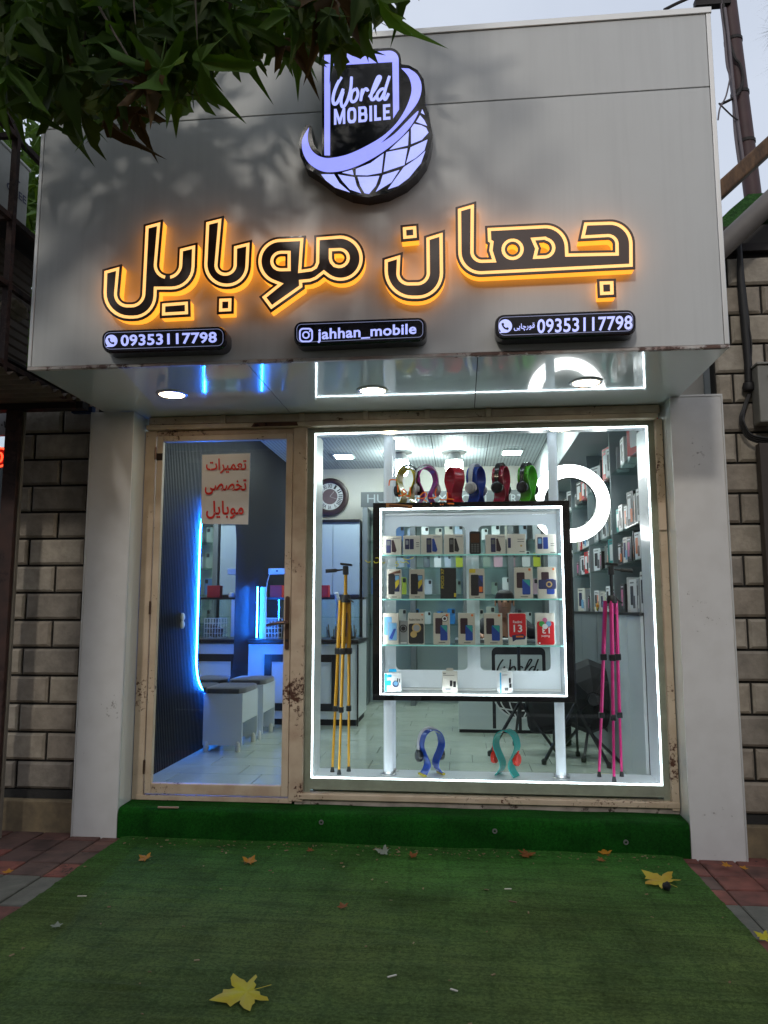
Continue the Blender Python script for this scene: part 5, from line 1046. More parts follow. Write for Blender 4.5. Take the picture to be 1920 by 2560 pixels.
def shelf_box(y, zi, w, h, d, kind, bay, n, off=.02, rz=None):
    nm, cm, pc = STK[kind]; x = SX0+off+d/2
    lb = '%s product box %s on the %s level of the %s right-wall bay' % (nm, ords[n]+' along' if n else 'first along', lv[zi], bays[bay])
    carton(x, y, RSZ[zi]+.001 if zi else 1.1205, w, h, d, cm, [(.15,.60,.22,.80,pc[0]), (.48,.82,.12,.5,pc[1]), (.15,.7,.88,.92,'grey' if cm is not BLC else 'white')], lb, rz=-math.pi/2+(rz if rz is not None else random.uniform(-.25,.35)), grp='boxes on the right wall shelving', name='product_box')
plan = {(0,3): [(.42,.26,.22,3),(.66,.20,.18,0),(.88,.15,.2,0),(1.08,.13,.17,4)], (0,2): [(.42,.11,.22,0),(.56,.11,.20,6),(.70,.12,.24,1),(.84,.10,.16,6),(1.02,.11,.19,0)], (0,1): [(.40,.10,.18,7),(.52,.10,.18,6),(.64,.10,.2,1),(.77,.09,.17,8),(.90,.09,.18,2)], (0,0): [(.42,.10,.26,0),(.56,.12,.22,4),(.72,.13,.22,0),(.88,.12,.24,0),(1.04,.14,.20,8)],
        (1,3): [(1.32,.15,.22,0),(1.52,.15,.26,3),(1.75,.15,.2,1),(2.0,.2,.2,0)], (1,2): [(1.34,.12,.2,0),(1.5,.10,.22,2),(1.66,.10,.18,0),(1.82,.1,.2,0),(2.02,.12,.2,4)], (1,1): [(1.34,.17,.21,5),(1.56,.09,.2,1),(1.68,.09,.18,7),(1.86,.14,.15,8),(2.06,.12,.19,0)], (1,0): [(1.36,.18,.17,8),(1.60,.12,.2,0),(1.85,.14,.16,2)],
        (2,3): [(2.4,.14,.25,0),(2.62,.14,.2,3),(2.9,.18,.22,1)], (2,2): [(2.38,.1,.22,0),(2.52,.1,.24,0),(2.68,.12,.2,2),(2.9,.12,.2,3)], (2,1): [(2.4,.12,.2,0),(2.58,.14,.2,3),(2.8,.12,.18,0),(3.02,.12,.2,4)], (2,0): [(2.42,.14,.2,0),(2.7,.16,.2,4),(3.0,.14,.22,2)],
        (3,3): [(3.5,.2,.22,0),(3.9,.2,.2,1)], (3,2): [(3.45,.12,.2,0),(3.7,.12,.2,3),(4.0,.14,.2,0)], (3,1): [(3.45,.12,.2,2),(3.75,.12,.2,0),(4.05,.12,.2,8)]}
rg = random.Random(21); ends = [1.19, 2.24, 3.23, 4.30]
for (bay, zi), items in plan.items():
    full = []; prev = [.36,1.26,2.31,3.31][bay]
    for (y, w_, h_, kd) in items+[(ends[bay],0,0,0)]:
        while y-w_*.5-prev > .10 and len(full) < 13:      # small packs fill the gaps between the larger boxes
            ww = rg.uniform(.07,.095); full.append((prev+ww/2+.004, ww, rg.uniform(.11,.2), rg.choice([0,0,2,3,5,6,7,8,1]))); prev += ww+.012
        if w_: full.append((y, w_, h_, kd)); prev = y+w_*.45
    for n, (y, w_, h_, kd) in enumerate(full[:14]): shelf_box(y, zi, w_, h_, .05 if w_ < .12 else .09, kd, bay, n)
mb = MB()
for i in range(26): mb.obox((3.17+random.uniform(-.03,.1), 2.15+random.uniform(-.12,.12), 1.135+random.uniform(0,.05)), (.025,.01,0), (0,.02,.005), (0,0,.012))
O('bright_trinkets', mb, mat('bright_trinkets_mix', (.7,.18,.02), .4, var=1, vscale=25, vcol=(.4,.5,.02)), None, 'heap of orange and green trinkets on the right-hand cupboard top', 'trinkets', kind='stuff')

# ================================================================== PAPER SIGN ON DOOR, WRITING ON GLASS
q = [P(505,1137,-.014), P(626,1133,-.014), P(620,1311,-.014), P(502,1310,-.014)]
mb = MB(); N = 6
for j in range(N+1):
    for i in range(N+1):
        u, v = i/N, j/N; p = (q[0]*(1-u)+q[1]*u)*(1-v)+(q[3]*(1-u)+q[2]*u)*v; mb.v.append((p.x, p.y+.002*math.sin(u*5+v*3)+(.003 if v > .95 else 0)*math.sin(u*9), p.z))
for j in range(N):
    for i in range(N): a = j*(N+1)+i; mb.f.append((a, a+1, a+N+2, a+N+1))
ps = O('paper_notice', mb, mat('laminated_paper', (.78,.76,.74), .3, coat=.4), None, 'white notice with three lines of red Persian lettering taped on the door glass', 'notice', smooth=True)
REDP = mat('red_print', (.70,.02,.010), .4)
for s, x0, x1, a, b in ((fa(0xFE97,0xFECC,0xFEE4,0xFBFF,0xFEAE,0xFE8D,0xFE95), 515, 616, 1146, 1184), (fa(0xFE97,0xFEA8,0xFEBC,0xFEBC,0xFBFD), 512, 616, 1198, 1237), (fa(0xFEE3,0xFEEE,0xFE91,0xFE8E,0xFBFE,0xFEDE), 515, 609, 1252, 1297)):
    mb = MB(); text_px(mb, s, x0, x1, a, b, a, b, -.020, .017); O('red_line', mb, REDP, ps, fix=False)
ZH = lambda x, y: (x/5.53+900, y/5.53+1160)
ORW = mat('orange_marker', (.85,.20,.03), .6, emit=(1,.18,.02), es=.12); YEW = mat('yellow_marker', (.7,.65,.05), .6)
mb = MB()
for s in ([(520,290),(527,390)], [(530,432),(560,440),(605,425),(638,395),(618,360),(588,355),(580,395),(610,415)], [(640,440),(692,436),(690,320)], [(780,470),(830,476),(885,468),(920,430),(905,392),(865,402),(832,440)], [(880,490),(925,520)], [(950,472),(1010,470),(1050,452),(1040,390),(1060,340)], [(1100,490),(1200,490),(1205,390)], [(1215,480),(1300,490)], [(978,540),(992,552)], [(1108,556),(1122,562)], [(1140,556),(1152,562)], [(1212,545),(1300,548)], [(400,300),(410,232),(440,216),(510,222)]):
    stroke(mb, s, 17, lambda x, y, k: P(*ZH(x, y), -.0065-.0004*k))
O('orange_handwriting', mb, ORW, None, 'orange marker handwriting on the window glass over the headphone stands', 'handwriting', fix=False)
mb = MB()
for s in ([(70,1330),(110,1360),(150,1345)], [(190,1340),(210,1366),(255,1355),(270,1320),(245,1296),(215,1300)], [(300,1350),(330,1372),(350,1350)], [(480,1400),(512,1415),(530,1380),(492,1370),(522,1340)], [(550,1350),(600,1362),(640,1350),(680,1380)], [(590,1300),(650,1322),(740,1295)]):
    stroke(mb, s, 11, lambda x, y, k: P(*ZH(x, y), -.0065-.0004*k))
O('yellow_handwriting', mb, YEW, None, 'thin yellow marker handwriting on the window glass beside the cabinet', 'handwriting', fix=False)
mb = MB(); mb.prism([(p.x, p.z) for p in (P(965,1258,-.006), P(1031,1263,-.006), P(1031,1272,-.006), P(965,1268,-.006))], f0(-.0065), f0(-.0055)); st = O('orange_sticker', mb, mat('orange_vinyl', (.55,.26,.10), .5), None, 'small orange strip sticker on the glass at the top left of the cabinet', 'sticker')
mb = MB(); mb.prism([(p.x, p.z) for p in (P(973,1261,-.006), P(1020,1265,-.006), P(1020,1270,-.006), P(973,1266,-.006))], f0(-.0075), f0(-.0068)); O('dark_print', mb, PR['brown'], st)

# ================================================================== LEFT NEIGHBOUR
RUST = worn('rusty_brown_steel', (.055,.022,.015), (.5,.35,.3), .03, 20, .7, (.03,.014,.010)); DKST = mat('dark_stained_steel', (.02,.014,.012), .7, var=.4)
mb = MB(); mb.box(-.75, -.66, -.33, -.27, gz(-.7)-.02, 2.344); cl_ = O('steel_column', mb, RUST, None, 'rusty brown square steel column at the far left of the pavement', 'column', bevel=.004)
mb = MB(); mb.box(-.6595, -.650, -.30, -.275, gz(-.7)-.02, 2.34); O('edge_angle', mb, mat('pale_worn_edge', (.22,.19,.15), .7, var=.5), cl_)
cg = E('steel_cage', (-.62, -.75, 2.36), 'rusty steel cage holding air conditioners left of the fascia', 'cage')
def bar(a, b, w_=.032, m=RUST, nm='bar'): mb = MB(); mb.beam(a, b, w_); return O(nm, mb, m, cg)
for y in (-1.07, -.34): bar((-.315,y,2.34), (-.315,y,3.62)); 
bar((-1.3,-1.07,2.34), (-1.3,-1.07,3.62))
for z in (3.615, 3.16, 2.80, 2.385): bar((-.315,-1.25,z), (-.315,-.25,z), .028); bar((-1.3,-1.09,z), (-.315,-1.09,z), .026)
bar((-.315,-1.07,3.62), (-.315,-1.6,3.95), .03)
for z in (3.175, 2.43): mb = MB(); mb.box(-1.3,-.33,-1.05,-.30,z,z+.012); O('tray', mb, DKST, cg)
ACW = mat('aged_white_enamel', (.42,.42,.38), .5, var=.35, vscale=7)
def ac(x0, x1, y0, y1, z0, z1, label, brand):
    t = E('air_conditioner', ((x0+x1)/2, (y0+y1)/2, z0), label, 'air conditioner', 'outdoor units in the steel cage')
    mb = MB(); mb.box(x0, x1, y0, y1, z0+.02, z1); O('casing', mb, ACW, t, bevel=.012)
    mb = MB(); mb.box(x0-.004, x1+.006, y0-.006, y1+.006, z1-.014, z1+.006); O('top_lid', mb, mat('white_enamel_lid', (.5,.5,.46), .45), t, bevel=.006)
    for y in (y0+.06, y1-.06): mb = MB(); mb.box(x0+.02, x1-.02, y-.02, y+.02, z0, z0+.02); O('foot', mb, DKST, t)
    if brand:
        mb = MB(); a, b = [PX(*p, x1+.002) for p in ((17,452),(66,493))]; c_, d_ = PX(66,513,x1+.002), PX(17,472,x1+.002); text_on(mb, brand, a, b, c_, d_, .02); O('maker_name', mb, mat('navy_print', (.03,.035,.09), .5), t, fix=False)
        mb = MB(); stroke(mb, [(0,0),(.5,.45),(1,0)], .35, lambda x, y, k: PX(36+x*14, 448+x*10-y*9, x1+.002)); O('maker_mark', mb, mat('navy_print', (.03,.035,.09), .5), t, fix=False)
        mb = MB(); mb.beam((x1+.002,y0+.05,z0+.12),(x1+.002,y1-.03,z0+.12),.003); O('trim_line', mb, mat('navy_print', (.03,.035,.09), .5), t)
    return t
ac(-1.0, -.50, -1.30, -.637, 3.20, 3.705, 'white outdoor air conditioner with dark maker name, upper shelf of the steel cage', 'GREE')
ac(-1.2, -.60, -1.0, -.70, 2.443, 2.98, 'grey-white outdoor air conditioner on the lower shelf of the steel cage', None)
lt = E('louvre_panel', (-.52, -.55, 2.42), 'weathered slatted panel behind the lower air conditioner', 'louvre')
for i in range(14): mb = MB(); mb.obox((-.50,-.72,2.47+i*.052),(.006,0,.004),(0,.16,0),(-.002,0,.020)); O('slat', mb, mat('weathered_slat', (.15,.115,.085), .8, var=.4), lt)
bm = bmesh.new(); bmesh.ops.create_icosphere(bm, subdivisions=3, radius=1); mb = MB(); mb.f = [tuple(v.index for v in f.verts) for f in bm.faces]
for v in bm.verts: p = v.co; k = 1+.16*math.sin(p.x*7+p.z*5)+.1*math.sin(p.y*11+1); mb.v.append((-.36+p.x*.05*k, -.93+p.y*.10*k, 2.73+p.z*.045*k))
bm.free(); O('cloth_bundle', mb, mat('dirty_cloth', (.30,.25,.18), .9, var=.5, vscale=20), None, 'crumpled pale cloth bundle stuffed in the steel cage', 'cloth', smooth=True)
mb = MB(); n = 60
for i in range(n+1):
    y = -1.28+1.1*i/n
    for x in (-1.7, -.27): mb.v.append((x, y, 2.315+.085*i/n+.014*math.sin(i*1.05)))
for i in range(n): mb.f.append((2*i, 2*i+1, 2*i+3, 2*i+2))
k = len(mb.v); mb.v += [(x, y, z+.003) for x, y, z in mb.v]; mb.f += [tuple(q+k for q in f)[::-1] for f in mb.f[:]]
O('corrugated_awning', mb, mat('rusty_corrugated', (.20,.15,.11), .7, var=.6, vscale=6), None, 'rust-stained corrugated awning under the steel cage at left', 'awning', smooth=True)
mb = MB(); mb.box(-1.7, -.26, -.34, -.26, 2.345, 2.385); O('awning_beam', mb, DKST, None, 'dark steel beam carrying the corrugated awning over the left column', 'beam')
mb = MB(); mb.box(-.42, -.285, -.17, -.125, 2.36, 2.40); O('blue_plate', mb, mat('blue_enamel', (.01,.04,.13), .4), None, 'small blue plate tucked under the left corner of the fascia', 'plate')
# neighbouring shop glimpsed at the frame edge
nb = E('neighbour_shop', (-1.5, .2, gz(-1.5)), 'neighbouring shop with white sign and red neon at the left photo edge', 'shop front')
mb = MB(); mb.box(-2.4, -.80, -.10, -.06, 2.245, 2.50); O('sign_board', mb, mat('dull_white_sign', (.45,.45,.46), .5), nb)
mb = MB(); text_px(mb, fa(0xFEA7,0xFEAE), 0, 22, 1018, 1034, 1018, 1034, -.104, .02); O('sign_letters', mb, PR['black'], nb, fix=False)
mb = MB(); text_px(mb, '\u06F0\u06F4\u06F8', 2, 34, 1053, 1070, 1053, 1070, -.104, .02); O('sign_letters', mb, PR['black'], nb, fix=False)
mb = MB(); mb.box(-2.4, -.80, -.06, -.05, .3, 2.24); O('pane', mb, GLASS, nb)
mb = MB(); mb.box(-2.4, -.80, .5, .52, -.2, 2.3); O('back_panel', mb, mat('teal_grey_interior', (.10,.14,.15), .6, var=.6, vscale=5, vcol=(.02,.02,.03)), nb)
for i, (z, c) in enumerate(((1.6,'red'),(1.25,'white'),(1.0,'steel'),(.7,'grey'))): mb = MB(); mb.box(-1.1, -.86, .2, .3, z, z+.18); O('display_item', mb, PR[c], nb)
nc = P(0,1143,-.065); mb = MB()
for r0 in (.052, .024): mb.tube([nc+Vector((r0*math.cos(a)*(1 if r0 > .03 else .6), 0, r0*1.15*math.sin(a))) for a in [2*math.pi*i/24 for i in range(25)]], .006, 6)
O('neon_ring', mb, NEON, nb, smooth=True)
mb = MB(); mb.lathe([(0,0),(.062,0),(.062,.01)], nc+Vector((0,.01,0)), 24, 'y'); O('neon_back', mb, mat('neon_red_back', (.3,.01,.01), .5), nb)
mb = MB(); mb.box(-2.4, -.75, -.05, .6, -.25, .3); O('stall_riser', mb, PLIN, nb)

# ================================================================== RIGHT NEIGHBOUR
WOOD = mat('split_brown_timber', (.16,.085,.04), .75, var=.7, vscale=12, vcol=(.03,.015,.01), stretch=(3,1,1), bump=.3, bscale=30)
a, b = P(1770,505,.1), P(2150,157,.1); mb = MB(); mb.beam(a, b, .10, .092); O('timber_beam', mb, WOOD, None, 'slanting brown timber beam at the right of the fascia', 'beam', bevel=.012)
a, b = P(1760,660,-.28), P(2150,293,-.28); mb = MB(); mb.tube([a, b], .062, 18); O('drain_pipe', mb, mat('grey_brown_pipe', (.16,.14,.125), .55, var=.3), None, 'thick slanting grey drain pipe right of the fascia', 'pipe', smooth=True)
rf = E('turf_roof', (4.4, .5, 3.4), 'neighbouring lean-to roof topped with green artificial turf at the right', 'roof')
mb = MB(); pr_ = [(3.50,3.44),(3.72,3.66),(3.84,3.76),(6.0,3.80),(6.0,3.60),(3.9,3.60),(3.62,3.46)]; mb.prism(pr_, lambda x, z: (x, .16, z), lambda x, z: (x, 1.4, z+.1)); O('turf', mb, mat('roof_turf', (.045,.15,.03), .95, var=.7, vscale=40, vcol=(.01,.04,.01), bump=1, bscale=90), rf)
mb = MB(); mb.box(3.48, 6.0, .17, 1.4, 3.26, 3.42); O('fascia_board', mb, DKST, rf)
mb = MB(); mb.box(3.44, 6.2, -.06, .3, 3.262, 3.44); O('dark_lintel', mb, mat('dark_timber_board', (.045,.038,.032), .8, var=.4), rf)
mb = MB(); mb.box(3.46, 6.2, -.12, -.061, 3.252, 3.30); O('lintel_trim', mb, DKST, rf)
PLR = mat('red_brown_painted_pole', (.07,.030,.030), .6, var=.4, vscale=10)
up_ = E('utility_pole', (4.25, 1.0, -.1), 'tilted red-brown utility pole with looping cables at the upper right', 'pole')
a, b = P(1868,380,1.0), P(1812,-60,1.0); d = (b-a); a0 = a-d*3.2
mb = MB(); mb.tube([a0, a, b, b+d*.5], .062, 14); O('shaft', mb, PLR, up_, smooth=True)
for k in (.05,.32,.62,.9): p = a+d*k; mb = MB(); mb.tube([p-d.normalized()*.012, p+d.normalized()*.012], .068, 14); O('band', mb, DKST, up_)
mb = MB(); mb.obox(P(1780,8,.95), (.13,0,.0), (0,.03,0), (0,0,.03)); O('cross_bracket', mb, DKST, up_)
CABL = mat('grey_cable', (.14,.115,.125), .6)
for i, pts in enumerate(([(1803,0),(1812,90),(1818,160),(1826,190),(1833,240),(1838,330),(1850,420)], [(1808,10),(1815,70),(1835,140),(1850,160),(1857,185),(1855,210),(1840,240),(1800,262)], [(1812,20),(1822,100),(1835,230),(1848,330),(1858,400)], [(1797,258),(1830,290),(1845,300)], [(1826,190),(1815,240),(1800,270),(1795,300)])):
    mb = MB(); mb.tube(spline([P(x, y, .93-.01*i) for x, y in pts], 5), .011 if i < 3 else .006, 6); O('cable', mb, CABL if i % 2 == 0 else DKST, up_, smooth=True)
mb = MB(); mb.tube(spline([P(1660,25,.9), P(1700,5,.9), P(1760,-20,.9), P(1800,-30,.9)], 4), .012, 6); O('cable', mb, DKST, up_, smooth=True)
# conduit, cables, meter box
CND = mat('black_conduit', (.012,.011,.011), .6)
cdv = E('cable_conduit', (3.66, -.13, 2.3), 'thick black cable conduit running down the right stone wall', 'conduit')
mb = MB(); mb.tube([P(1848,600,-.13), P(1852,700,-.13), P(1862,800,-.13), P(1870,900,-.13), P(1872,955,-.13)], [.012,.022,.026,.022,.022], 10); O('conduit_tube', mb, CND, cdv, smooth=True)
mb = MB(); bmx = P(1872,968,-.14); mb.lathe([(.0,.03),(.03,.026),(.038,.0),(.032,-.02),(.0,-.03)], bmx, 10); O('tape_knot', mb, CND, cdv, smooth=True)
for i in range(4):
    mb = MB(); mb.tube(spline([P(1870+i*2,985,-.13), P(1858+i*2,1020,-.14), P(1850+i*3,1050,-.145-.01*i), P(1866+i*3,1092-i*3,-.15-.01*i), P(1905,1108-i*5,-.16-.01*i), P(1960,1112-i*4,-.16-.01*i)], 5), .006, 6); O('loose_cable', mb, CND, cdv, smooth=True)
mb = MB(); mb.tube(spline([P(1850,620,-.14), P(1862,760,-.15), P(1879,860,-.15), P(1872,950,-.14)], 5), .004, 6); O('loose_cable', mb, CND, cdv, smooth=True)
mtr = E('meter_box', (3.80, -.2, 2.18), 'grey metal meter box on the right stone wall', 'meter box')
a, b = P(1893,912,-.23), P(1905,1055,-.23); mb = MB(); mb.box(a.x, a.x+.26, -.23, -.12, b.z, a.z); O('casing', mb, mat('grey_meter_enamel', (.26,.25,.22), .5, var=.35), mtr, bevel=.008)
mb = MB(); mb.box(a.x-.006, a.x+.27, -.24, -.11, a.z+.001, a.z+.014); O('lid', mb, mat('grey_meter_enamel', (.26,.25,.22), .5), mtr, bevel=.003)
mb = MB(); mb.lathe([(0,-.01),(.02,-.01),(.022,0)], (a.x+.075,-.23,a.z-.07), 10, 'y'); O('lock', mb, BLK, mtr)
a = P(1893,1110,-.16); mb = MB(); mb.box(a.x, a.x+.055, -.19, -.13, gz(3.7), a.z); O('square_pipe', mb, mat('brown_square_pipe', (.055,.042,.034), .7, var=.4), None, 'brown square pipe rising up the right stone wall', 'pipe', bevel=.003)
mb = MB(); mb.box(XR+.02, XR+.10, .02, .08, P(1790,70,.0).z-.2, P(1790,20,.0).z); O('roof_bracket', mb, DKST, None, 'dark bracket behind the top right corner of the fascia', 'bracket')

# ================================================================== TREES
def to_px(p):
    d = Vector(p)-CAM; z = d.dot(FW)
    return (960+FPX*d.dot(RT)/z, 1280-FPX*d.dot(UP)/z) if z > .05 else None
def inside(x, y, poly):
    r = False; n = len(poly)
    for i in range(n):
        (x0, y0), (x1, y1) = poly[i-1], poly[i]
        if (y0 > y) != (y1 > y) and x < (x1-x0)*(y-y0)/(y1-y0)+x0: r = not r
    return r
HALF = [(.02,.0),(.12,-.07),(.30,-.08),(.50,-.22),(.62,-.24),(.50,-.08),(.40,.03),(.27,.13),(.42,.17),(.56,.16),(.62,.24),(.88,.34),(.72,.42),(.66,.50),(.50,.45),(.36,.44),(.20,.40),(.21,.56),(.32,.70),(.21,.74),(.18,.88),(.10,.98),(.0,1.30)]
HALF2 = [(.03,.0),(.16,-.10),(.34,-.08),(.50,-.22),(.66,-.22),(.52,-.02),(.40,.10),(.56,.14),(.66,.24),(.92,.36),(.74,.48),(.60,.50),(.44,.52),(.30,.46),(.34,.62),(.42,.76),(.24,.82),(.16,.98),(.0,1.24)]
def leaf_geo(fold, curl, wob, HALF=HALF):          # a palmate plane-tree leaf, stalk at the origin, tip along -z; ribs raised along each lobe
    q = MB(); pts = HALF + [(-x, y) for x, y in HALF[-2::-1]]; c = (0, .22); n = len(pts)
    def h(x, y):
        dx, dy = x-c[0], y-c[1]; r = math.hypot(dx, dy); a = math.atan2(dx, dy)
        return fold*abs(x)*.8 + curl*r*r + wob*.07*r*math.sin(a*5+1.3) + .05*r*math.cos(a*5)
    ring = [((x-c[0])*.5+c[0], (y-c[1])*.5+c[1]) for x, y in pts]
    q.v = [(x*.62, h(x, y), -y*.62-.10) for x, y in [c]+ring+pts]
    for k in range(n):
        k2 = (k+1) % n; q.f += [(0, 1+k, 1+k2), (1+k, 1+n+k, 1+n+k2, 1+k2)]
    k = len(q.v); q.v += [(-.008,0,.20),(.008,0,.20),(.010,0,-.13),(-.010,0,-.13)]; q.f.append((k,k+1,k+2,k+3)); return q
def leaf_mat(name, c1, c2, tr):
    m = mat(name, c1, .6, spec=.25, var=.7, vscale=9, vcol=c2); n = m.node_tree.nodes; l = m.node_tree.links; b = n['Principled BSDF']
    o = n['Material Output']; t = n.new('ShaderNodeBsdfTranslucent'); t.inputs[0].default_value = (*tr, 1); x = n.new('ShaderNodeMixShader'); x.inputs[0].default_value = .25
    l.new(b.outputs[0], x.inputs[1]); l.new(t.outputs[0], x.inputs[2]); l.new(x.outputs[0], o.inputs[0]); return m
LG = [leaf_mat('plane_leaf_dark', (.040,.072,.013), (.024,.044,.009), (.08,.15,.008)), leaf_mat('plane_leaf_olive', (.055,.078,.014), (.034,.046,.010), (.10,.15,.008)), leaf_mat('plane_leaf_mid', (.055,.115,.016), (.030,.060,.01), (.14,.28,.012)), leaf_mat('plane_leaf_brown', (.085,.050,.020), (.05,.03,.015), (.10,.06,.01))]
BARK = mat('mottled_bark', (.16,.13,.10), .85, var=.7, vscale=8, bump=.5, bscale=20)
tr_ = E('plane_tree', (-.95, -2.7, gz(-1)), 'plane tree whose dark leafy branches hang over the top left of the sign', 'tree')
mb = MB(); mb.tube([(-.95,-2.7,-.2),(-.93,-2.68,.4),(-.88,-2.66,1.6),(-.80,-2.6,2.9),(-.70,-2.6,3.6)], [.20,.15,.13,.12,.11], 12); O('trunk', mb, BARK, tr_, smooth=True)
LIMBS = [[(-.72,-2.6,3.5),(.1,-2.35,4.0),(.9,-2.1,4.25),(1.6,-2.0,4.35),(2.1,-1.95,4.4)], [(-.70,-2.6,3.6),(-.6,-2.0,4.2),(-.3,-1.6,4.6),(.2,-1.4,4.8)], [(-.70,-2.6,3.6),(-.9,-3.2,4.4),(-.8,-3.9,5.0)], [(-.72,-2.6,3.55),(0,-2.9,4.4),(.9,-3.3,4.9)], [(.1,-2.35,4.0),(.5,-1.95,3.95),(.75,-1.85,3.62)], [(.9,-2.1,4.25),(1.2,-1.85,3.95),(1.35,-1.75,3.7)]]
for q in LIMBS: s = spline(q, 4); mb = MB(); mb.tube(s, [.055*(1-i/len(s))+.010 for i in range(len(s))], 8); O('limb', mb, BARK, tr_, smooth=True)
lm = [mesh_of('leaf', leaf_geo(f, c, w_), LG[m], True) for f, c, w_, m in ((.25,.35,1.4,0), (-.2,.55,1.2,0), (.3,-.35,1.8,1), (.1,.7,1.2,2), (.2,.3,2.2,2), (-.3,.6,2,3))]
POLY = [(-60,-80),(1065,-80),(1045,-40),(975,-55),(930,-5),(880,35),(870,85),(800,95),(745,125),(690,85),(610,110),(570,50),(500,70),(500,180),(440,240),(390,190),(330,310),(250,240),(190,240),(150,270),(118,200),(80,150),(50,250),(-60,260)]
def leaf_rot(): return (random.gauss(-.1,.42), random.gauss(0,.42), random.gauss(0,.75)+(math.pi if random.random() < .4 else 0))
cnt = 0; tries = 0; placed = []
while cnt < 298 and tries < 20000:
    tries += 1; x, y = random.uniform(-60,1075), random.uniform(-80,290)
    if not inside(x, y, POLY): continue
    Y = random.uniform(-2.5,-1.45); p = P(x, y, Y); placed.append(p)
    o = bpy.data.objects.new('leaf', random.choices(lm, (5,5,4,2,5,1))[0]); COL.objects.link(o); o.parent = tr_; o.location = p-Vector(tr_['_w']); o.rotation_euler = leaf_rot(); s = random.uniform(.16,.27); o.scale = (s,s,s); cnt += 1
for i in range(34):
    p = random.choice(placed); b_ = p+Vector((random.uniform(-.25,.1), random.uniform(-.2,.1), random.uniform(.25,.55))); m2 = (p+b_)/2+Vector((random.uniform(-.06,.06),0,.05))
    mb = MB(); mb.tube(spline([b_, m2, p], 3), [.007-.0008*k for k in range(7)], 5); O('twig', mb, BARK, tr_, smooth=True)
def crown(center, rad, n, mats_, parent, sz, reject=None, seed=1):
    rng = random.Random(seed); base = [leaf_geo(.2,.3,.8), leaf_geo(-.2,.5,1.2)]; q = MB(); k = 0; g = 0
    while k < n and g < n*30:
        g += 1; v = Vector((rng.uniform(-1,1), rng.uniform(-1,1), rng.uniform(-1,1)))
        if v.length > 1 or v.length < .25*rng.random(): continue
        p = Vector((center[0]+v.x*rad[0], center[1]+v.y*rad[1], center[2]+v.z*rad[2]))
        if reject and reject(p): continue
        Mx = Matrix.Translation(p) @ (Matrix.Rotation(rng.uniform(0,6.28),4,'Z') @ Matrix.Rotation(rng.gauss(0,.6),4,'X') @ Matrix.Rotation(rng.gauss(0,.5),4,'Y')) @ Matrix.Scale(rng.uniform(*sz),4)
        b = base[rng.randrange(2)]; q.add([Mx @ Vector(vv) for vv in b.v], b.f); k += 1
    return O('foliage', q, mats_, parent, kind='stuff', fix=False, smooth=True)
def off_frame(p):
    if p.x > 1.75+.25*(p.z-4): return True
    return off_frame_(p)
def off_frame_(p):                       # branches that would hang into the clear part of the photo do not exist
    if p.y > -1.15: return True
    if p.z < 2.9: return True
    a = to_px(p)
    if a is None: return (p-CAM).length < 1.2
    return -160 < a[0] < 2080 and -150 < a[1] < 2700 and not inside(a[0], a[1]+40, POLY)
crown((.1,-2.75,4.75), (2.5,1.75,1.45), 800, LG[0], tr_, (.16,.26), off_frame, 3)
# lighter tree behind the roof at left
t3 = E('background_tree', (-2.1, 2.2, 0), 'lighter green tree rising behind the steel cage at the far left', 'tree')
mb = MB(); mb.tube([(-2.1,2.2,-.3),(-2.0,2.2,2.5),(-1.8,2.1,4.4)], [.16,.13,.06], 10); O('trunk', mb, BARK, t3, smooth=True)
crown((-1.75,2.0,4.6), (1.35,1.1,1.7), 1100, leaf_mat('sunlit_leaf', (.075,.15,.028), (.04,.075,.016), (.16,.28,.02)), t3, (.2,.3), None, 9)  # leaf green lightened so the crown looks brightly lit
# pine at the right edge
t4 = E('pine_tree', (5.6, 2.6, 0), 'pine branch tufts at the top right edge of the photo', 'tree')
mb = MB(); mb.tube([(5.75,2.6,-.3),(5.7,2.6,3),(5.6,2.6,6.8)], [.16,.12,.05], 10); O('trunk', mb, BARK, t4, smooth=True)
PN = mat('pine_needles', (.055,.075,.045), .7); rng = random.Random(4)
for (px, py) in ((1945,72),(1962,150),(1950,-10)):
    c = P(px, py, 2.4); mb = MB()
    for i in range(150):
        d = Vector((rng.gauss(0,1), rng.gauss(0,1), rng.gauss(-.1,1))).normalized(); e = c+d*rng.uniform(.16,.30); s = d.orthogonal().normalized()*.0028
        mb.add([c+d*.01-s, c+d*.01+s, e], [(0,1,2)])
    O('needle_tuft', mb, PN, t4, fix=False, kind='stuff'); mb = MB(); mb.tube([c, c+Vector((.25,.1,-.05)), (5.62,2.6,c.z-.1)], [.012,.02,.03], 6); O('twig', mb, BARK, t4)

